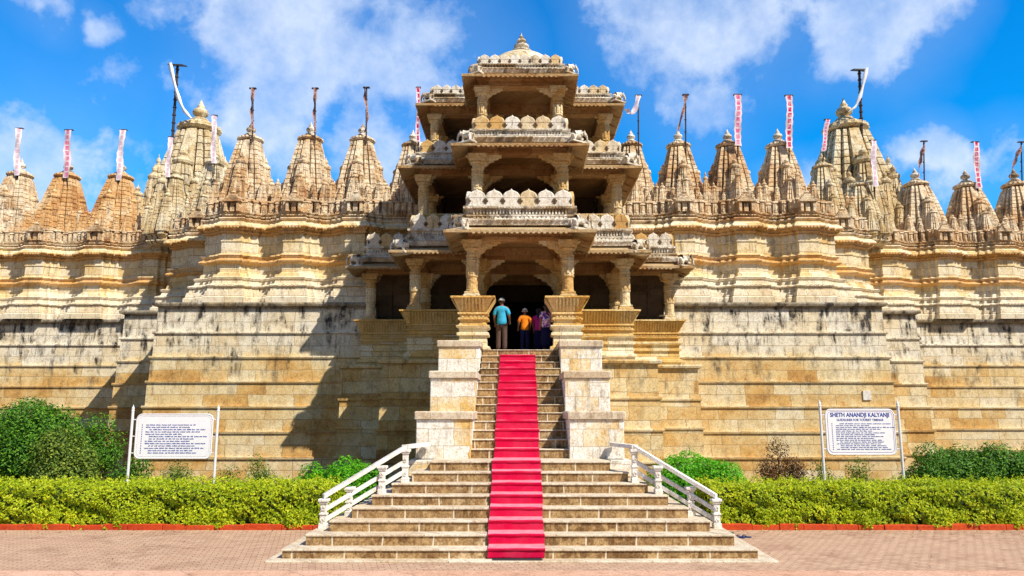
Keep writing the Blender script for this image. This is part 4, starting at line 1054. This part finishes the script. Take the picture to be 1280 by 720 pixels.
# ------------------------------------------------------------------ notice boards
def rounded(x0, x1, z0, z1, r, n=5):
    pts = []
    for cx_, cz_, a0 in ((x1-r,z1-r,0),(x0+r,z1-r,90),(x0+r,z0+r,180),(x1-r,z0+r,270)):
        for i in range(n+1): a = R(a0+90*i/n); pts.append((cx_+r*math.cos(a), cz_+r*math.sin(a)))
    return pts
def text_mesh(s, size, mat, bold=.0):
    cu = bpy.data.curves.new('t','FONT'); cu.body = s; cu.size = size; cu.align_x = 'CENTER'; cu.offset = bold; cu.extrude = .001; cu.resolution_u = 3
    o = bpy.data.objects.new('t', cu); COL.objects.link(o)
    dg = bpy.context.evaluated_depsgraph_get(); me = bpy.data.meshes.new_from_object(o.evaluated_get(dg)); bpy.data.objects.remove(o)
    me.materials.clear(); me.materials.append(mat); return me
def board(x0p, x1p, y0p, y1p, d, lab, tilt, heading, lines, seed):
    rnd = random.Random(seed)
    a = P(x0p, y0p, d); b = P(x1p, y1p, d); x0, x1 = a.x, b.x; z1, z0 = a.z, b.z
    e = empty('notice_board', ((x0+x1)/2, d, 0), lab, 'sign', 'white notice boards on twin posts in front of the walls')
    pts = rounded(x0, x1, z0, z1, .14)
    q = MB(); n = len(pts)
    q.add([(x,d-.012,z) for x,z in pts]+[(x,d+.012,z) for x,z in pts], [tuple(reversed(range(n))), tuple(range(n,2*n))]+[(i,(i+1)%n,(i+1)%n+n,i+n) for i in range(n)])
    q.build('panel', M['signwhite'], e)
    q = MB(); loop = [(x,d,z) for x,z in pts]; loop.append(loop[0]); loop.append(loop[1]); q.tube(loop, .022, 8); q.build('frame', M['signframe'], e, smooth=True)
    q = MB(); ip = rounded(x0+.055, x1-.055, z0+.055, z1-.055, .11); op = rounded(x0+.045, x1-.045, z0+.045, z1-.045, .12)
    vs = [(x,d-.0155,z) for x,z in op]+[(x,d-.0155,z) for x,z in ip]; q.add(vs, [(i,i+n,(i+1)%n+n,(i+1)%n) for i in range(n)]); q.build('border_line', M['signpurple'] if heading else M['signframe'], e)
    for px_ in (x0-.13, x1+.13):
        q = MB(); q.tube([(px_, d, 0), (px_, d, z1+.08)], .036, 10)
        q.lathe(px_, d, [(.036,z1+.08),(.045,z1+.10),(.03,z1+.13),(.04,z1+.16),(.02,z1+.20),(.003,z1+.26)], 10); q.build('post', M['signframe'], e, smooth=False)
    q = MB()
    for t in (.12,.5,.88):
        zz = z0+(z1-z0)*t; q.tube([(x0-.13,d,zz),(x0+.01,d,zz)], .014, 6); q.tube([(x1-.01,d,zz),(x1+.13,d,zz)], .014, 6)
    q.build('clip', M['signframe'], e)
    W = x1-x0; Hh = z1-z0; zt = z1-.06
    if heading:
        for s_, size, zz, bd in ((heading[0], .155, z1-.19, .004), (heading[1], .085, z1-.30, .001)):
            me = text_mesh(s_, size, M['signblue'], bd)
            wd = max(v.co.x for v in me.vertices)-min(v.co.x for v in me.vertices)
            tw = W*.86 if s_ == heading[0] else W*.68
            o = put('lettering', me, e, (0,-.0155,zz), (tw/wd,1,1)); o.rotation_euler = (R(90),0,0)
        zt = z1-.36
    else: zt = z1-.26
    q = MB(); nl = lines; pitch = (zt-z0-.10)/nl
    for i in range(nl):
        zz = zt-i*pitch; ind = .14 if rnd.random() < .6 else .24; L = W*rnd.uniform(.45,.82); xx = x0+.12+ind; end = min(xx+L, x1-.12)
        hh = pitch*.52
        q.box(x0+.15, x0+.17, d-.0165, d-.013, zz-hh, zz)
        while xx < end:
            wl_ = rnd.uniform(.04,.14)
            cx_ = xx
            while cx_ < xx+wl_:     # little strokes that read as letters of a word
                lw = rnd.uniform(.010,.018)
                q.box(cx_, cx_+lw, d-.0165, d-.013, zz-hh, zz-rnd.choice((0,.25,.3))*hh)
                if rnd.random() < .5: q.box(cx_, cx_+lw*1.4, d-.0162, d-.0132, zz-hh*.6, zz-hh*.4)
                cx_ += lw+.008
            xx += wl_+.03
    q.build('small_print', M['signblue'], e)
board(172,263,518,573,20.5,'white notice board with blue lines of small print, no heading, left of the stairs',0,None,13,3)
board(1031,1121,512,568,20.5,'white notice board with a large blue heading, right of the stairs',0,('SHETH ANANDJI KALYANJI','GUIDELINES FOR TOURIST TIMINGS'),15,5)

# ------------------------------------------------------------------ vegetation
def leafmat(name, c0, c1, c2, tr=.3):
    m, nt, b = new_mat(name, .55, .35); k = N(nt)
    ri = k.n('ShaderNodeNewGeometry').outputs['Random Per Island']
    col = k.ramp(ri, [(0,c0),(.5,c1),(1,c2)])
    col = k.mix(k.maprange(k.noise(k.pos(), 1.6, 3), .35, .65), col, k.mix(1.0, col, (.75,.82,.7,1), 'MULTIPLY'))
    k.l(col, b.inputs['Base Color'])
    t = k.n('ShaderNodeBsdfTranslucent'); k.l(col, t.inputs['Color'])
    mx = k.n('ShaderNodeMixShader'); mx.inputs[0].default_value = tr
    k.l(b.outputs[0], mx.inputs[1]); k.l(t.outputs[0], mx.inputs[2]); k.l(mx.outputs[0], nt.nodes['Material Output'].inputs[0])
    return m
M['lf_hedge'] = leafmat('hedge_leaves', (.26,.38,.006), (.52,.62,.012), (.80,.80,.03), .45)
M['lf_dark'] = leafmat('dark_green_leaves', (.03,.11,.008), (.08,.24,.012), (.20,.40,.02))
M['lf_bright'] = leafmat('bright_green_leaves', (.06,.30,.008), (.14,.52,.012), (.28,.66,.02), .45)
M['lf_olive'] = leafmat('olive_leaves', (.05,.10,.012), (.15,.24,.025), (.32,.38,.05))
M['lf_brown'] = leafmat('red_brown_leaves', (.10,.04,.02), (.20,.08,.035), (.13,.12,.04))
M['twig'] = plain('twig_bark', (.09,.055,.03), .95)
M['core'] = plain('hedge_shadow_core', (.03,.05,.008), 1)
rl = random.Random(11)
def leaf(q, c, s, nrm=None):
    th = rl.random()*6.283; u = rl.uniform(-1,1)
    a = Vector((math.cos(th)*math.sqrt(1-u*u), math.sin(th)*math.sqrt(1-u*u), u))
    if nrm is not None: n_ = (Vector(nrm)*1.1+a*.9).normalized()
    else: n_ = a
    t = n_.cross(Vector((rl.uniform(-1,1), rl.uniform(-1,1), rl.uniform(-1,1)))).normalized(); b = n_.cross(t)
    c = Vector(c); L = s*rl.uniform(.8,1.25); W_ = s*.5
    q.add([c-t*L*.5, c+b*W_*.5+n_*L*.06, c+t*L*.5, c-b*W_*.5+n_*L*.06], [(0,1,2,3)])
def hsh(x, y, f=1.0): return math.sin(x*1.9*f+1.3*math.sin(y*2.1*f))*.5+math.sin(x*4.3*f+y*3.1)*.3+math.sin(x*9.1*f-y*2.2)*.2
def hedge(x0, x1, lab):
    c = ((x0+x1)/2, 19.5, 0)
    e = empty('hedge', c, lab, 'hedge', 'clipped hedges along the plaza')
    q = MB()
    y0, y1, H = 18.80, 20.3, 1.00
    L = x1-x0
    for i in range(int(L*2600)):
        x = rl.uniform(x0, x1); r_ = rl.random()
        if r_ < .46:     # front
            z = rl.uniform(.02, H+.03*hsh(x,0)); y = y0 -.04 + .10*hsh(x*1.4,z*5) + .05*hsh(x*4.2,z*9)-.02*(z<.2) + .10*max(0,(z-H+.2)/.2)**2 + .04*math.sin(z*9+x*2)+abs(rl.gauss(0,.05)) ; nr = (0,-1,.35)
        elif r_ < .95:
            y = rl.uniform(y0+.08, y1); z = H + .09*hsh(x,y*2) + .05*hsh(x*3,y*4) - .10*max(0,(y0+.25-y)/.2) - abs(rl.gauss(0,.05)) + (.08 if rl.random()<.06 else 0); nr = (0,-.25,1)
        else:
            s_ = x0 if rl.random() < .5 else x1; y = rl.uniform(y0+.1,y1); z = rl.uniform(.1,H-.03); x = s_+rl.gauss(0,.04); nr = (1 if s_ == x1 else -1,0,.2)
        
        if hsh(x*5.3+z*3, z*6+y*3) < -.55: continue
        leaf(q, (x,y,z), rl.uniform(.06,.095), nr)
    for i in range(int(L*22)):      # young shoots standing out of the top
        x = rl.uniform(x0, x1); y = rl.uniform(y0+.1, y1); hh = rl.uniform(.05,.17)
        for j_ in range(7): leaf(q, (x+rl.gauss(0,.03), y+rl.gauss(0,.03), H+.04+hh*j_/7), .065, (rl.gauss(0,1),-.4,.6))
    for i in range(int(L*900)):
        x = rl.uniform(x0, x1); g_ = hsh(x*1.7, 3.1)
        if g_ < -.12 + .3*rl.random(): continue
        leaf(q, (x, 18.77-rl.random()*.16*(g_+.3), rl.uniform(.02,.10)+rl.random()**1.5*.4), rl.uniform(.06,.09), (0,-1,.4))
    q.build('foliage', M['lf_hedge'], e)
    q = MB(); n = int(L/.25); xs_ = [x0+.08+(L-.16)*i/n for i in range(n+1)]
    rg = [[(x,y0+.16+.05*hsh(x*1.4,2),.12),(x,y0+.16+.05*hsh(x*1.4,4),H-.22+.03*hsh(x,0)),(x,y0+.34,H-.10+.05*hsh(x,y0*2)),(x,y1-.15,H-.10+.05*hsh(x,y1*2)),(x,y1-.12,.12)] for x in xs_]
    q.rings(rg); q.build('inner_shade_core', M['core'], e)  # solid dark core, the hedge's inner shade put into its colour
    q = MB()
    for i in range(int(L*5)):
        x = rl.uniform(x0+.1,x1-.1); y = rl.uniform(y0+.2,y1-.2); q.tube([(x,y,0),(x+rl.uniform(-.1,.1),y,.3)], .012, 5)
    q.build('stem', M['twig'], e)
hedge(-17.5,-4.6,'long clipped yellow-green hedge left of the stairs')
hedge(4.6,17.5,'long clipped yellow-green hedge right of the stairs')
def kerb(x0, x1, lab):
    q = MB(); x = x0
    while x < x1-.1:
        l = rl.uniform(.5,.9); l = min(l, x1-x); q.bbox(x+.004, x+l-.004, 18.64+rl.uniform(-.015,.015), 18.78, 0, .125+rl.uniform(-.02,.02), .012); x += l
    tag(q.build('garden_kerb', M['redkerb'], loc=((x0+x1)/2,18.7,0)), lab, 'kerb')
kerb(-20,-4.75,'low red-painted stone kerb under the left hedge'); kerb(4.75,20,'low red-painted stone kerb under the right hedge')
def bush(px, ytop, d, wpx, lab, mat='lf_dark', ls=.09, dens=1.0, name='bush', blobs=7, loose=.25, yb=None, grp=None, depth=.8, stems=8):
    top = P(px, ytop, d); sc = (d*CP)/F; wd = wpx*sc; H = top.z
    e = empty(name, (top.x, d, 0), lab, 'bush' if name == 'bush' else name.replace('_',' '), grp)
    q = MB(); bl = []
    for i in range(blobs):
        a = rl.uniform(-1,1); cx_ = top.x + a*wd*.34; cz = H*rl.uniform(.32,.72)*(1-.25*abs(a)); r_ = min(H*.36, wd*.30)*rl.uniform(.75,1.15)
        bl.append((cx_, d+rl.uniform(-1,1)*wd*.25*depth, min(cz, H-r_*.95), r_))
    bl.append((top.x, d, H-min(H*.36,wd*.3), min(H*.36,wd*.3)))
    for bx, by, bz, r_ in bl:
        cnt = int(r_*r_*12.6/(ls*ls)*1.35*dens)
        for i in range(cnt):
            th = rl.random()*6.283; u = rl.uniform(-1,1); s2 = math.sqrt(1-u*u)
            n_ = Vector((s2*math.cos(th), s2*math.sin(th), u))
            lump = 1+.14*hsh(n_.x*3+bx, n_.z*3+n_.y)
            rr = r_*lump*(1-abs(rl.gauss(0,loose)) + (.18*rl.random() if rl.random()<.12 else 0))
            p = Vector((bx,by,bz))+n_*rr*Vector((1,1,1)).x
            if p.z < .03: continue
            leaf(q, p, ls*rl.uniform(.8,1.2), n_ + Vector((0,0,.5)))
    q.build('foliage', M[mat], e)
    q = MB()
    for i in range(stems):
        b = rl.choice(bl); x_ = top.x+rl.uniform(-.12,.12)*wd
        q.tube([(x_,d+rl.uniform(-.1,.1),0),((x_+b[0])/2+rl.uniform(-.05,.05),(d+b[1])/2,b[2]*.5),(b[0],b[1],b[2]+b[3]*.5)], [.022,.016,.006], 5)
    q.build('stem', M['twig'], e)
G1 = 'shrubs growing between the hedge and the walls'
bush(35,498,24.0,150,'large dark green shrub at the left edge in front of the wall','lf_dark',.10,1.60,blobs=15,grp=G1,loose=.2)
bush(-60,505,24.0,120,'dark green shrub running out of the photo at the left edge','lf_dark',.10,1.60,blobs=11,grp=G1)
bush(82,530,22.6,90,'mid green shrub in front of the right half of the largest left shrub','lf_olive',.085,1.28,blobs=11,grp=G1,loose=.3)
bush(128,515,24.5,62,'upright green shrub beside the left post of the left notice board','lf_dark',.09,1.36,blobs=10,grp=G1,loose=.3)
bush(175,560,24.0,50,'low dark shrub behind the foot of the left notice board','lf_dark',.08,.8,blobs=5,grp=G1)
bush(222,572,23.0,58,'sparse olive shrub under the left notice board','lf_olive',.075,.55,blobs=5,loose=.4,grp=G1)
bush(288,578,23.4,46,'small sparse shrub just right of the left notice board','lf_olive',.07,.5,blobs=5,loose=.4,grp=G1)
bush(322,566,24.0,54,'loose twiggy shrub halfway between the left notice board and the bright green shrub','lf_olive',.075,.5,blobs=6,loose=.4,grp=G1)
bush(434,570,22.0,120,'bright green rounded shrub behind the left railing','lf_bright',.085,1.9,blobs=10,loose=.12,grp=G1)
bush(390,577,22.2,50,'lower bright green shrub at the left of the railing shrub','lf_bright',.085,1.8,blobs=6,loose=.12,grp=G1)
bush(862,563,22.2,136,'bright green rounded shrub behind the right railing','lf_bright',.085,1.9,blobs=11,loose=.12,grp=G1)
bush(971,546,24.0,56,'bushy red-brown shrub standing against the right wall','lf_brown',.07,.75,blobs=7,loose=.35,grp=G1)
bush(1025,572,23.5,44,'low weedy shrub by the left post of the right notice board','lf_olive',.07,.6,blobs=5,loose=.4,grp=G1)
bush(1072,568,23.5,60,'sparse olive green shrub under the right notice board','lf_olive',.075,.7,blobs=6,loose=.35,grp=G1)
bush(1160,552,23.2,66,'dark green shrub beside the right post of the right notice board','lf_dark',.08,1.60,blobs=10,grp=G1)
bush(1200,555,23.8,84,'dark green shrub, second from the right notice board','lf_dark',.085,1.60,blobs=11,grp=G1)
bush(1245,551,23.4,92,'broad green shrub near the right edge of the photo','lf_dark',.085,1.60,blobs=11,grp=G1)
bush(1300,552,23.8,80,'dark green shrub cut by the right edge of the photo','lf_dark',.085,1.60,blobs=11,grp=G1)
# low ground cover between hedge and walls
for s_, nm in ((-1,0),(1,0)):
    q = MB()
    for i in range(9000):
        x = s_*rl.uniform(4.8,19); y = rl.uniform(20.4,29)
        if hsh(x*.6,y*.5) < -.35: continue
        leaf(q, (x,y,abs(rl.gauss(0,.12))+.02), .10, (0,-.3,1))
    o = q.build('ground_cover', M['lf_olive']); o['kind'] = 'stuff'

q = MB()
for i in range(420):
    x = rl.choice((-1,1))*rl.uniform(4.8,17); y = 18.6-abs(rl.gauss(0,.5)) if rl.random() < .7 else rl.uniform(14.2,18.5)
    leaf(q, (x,y,.012), .055, (0,0,3))
o = q.build('fallen_leaves', M['lf_brown']); o['kind'] = 'stuff'
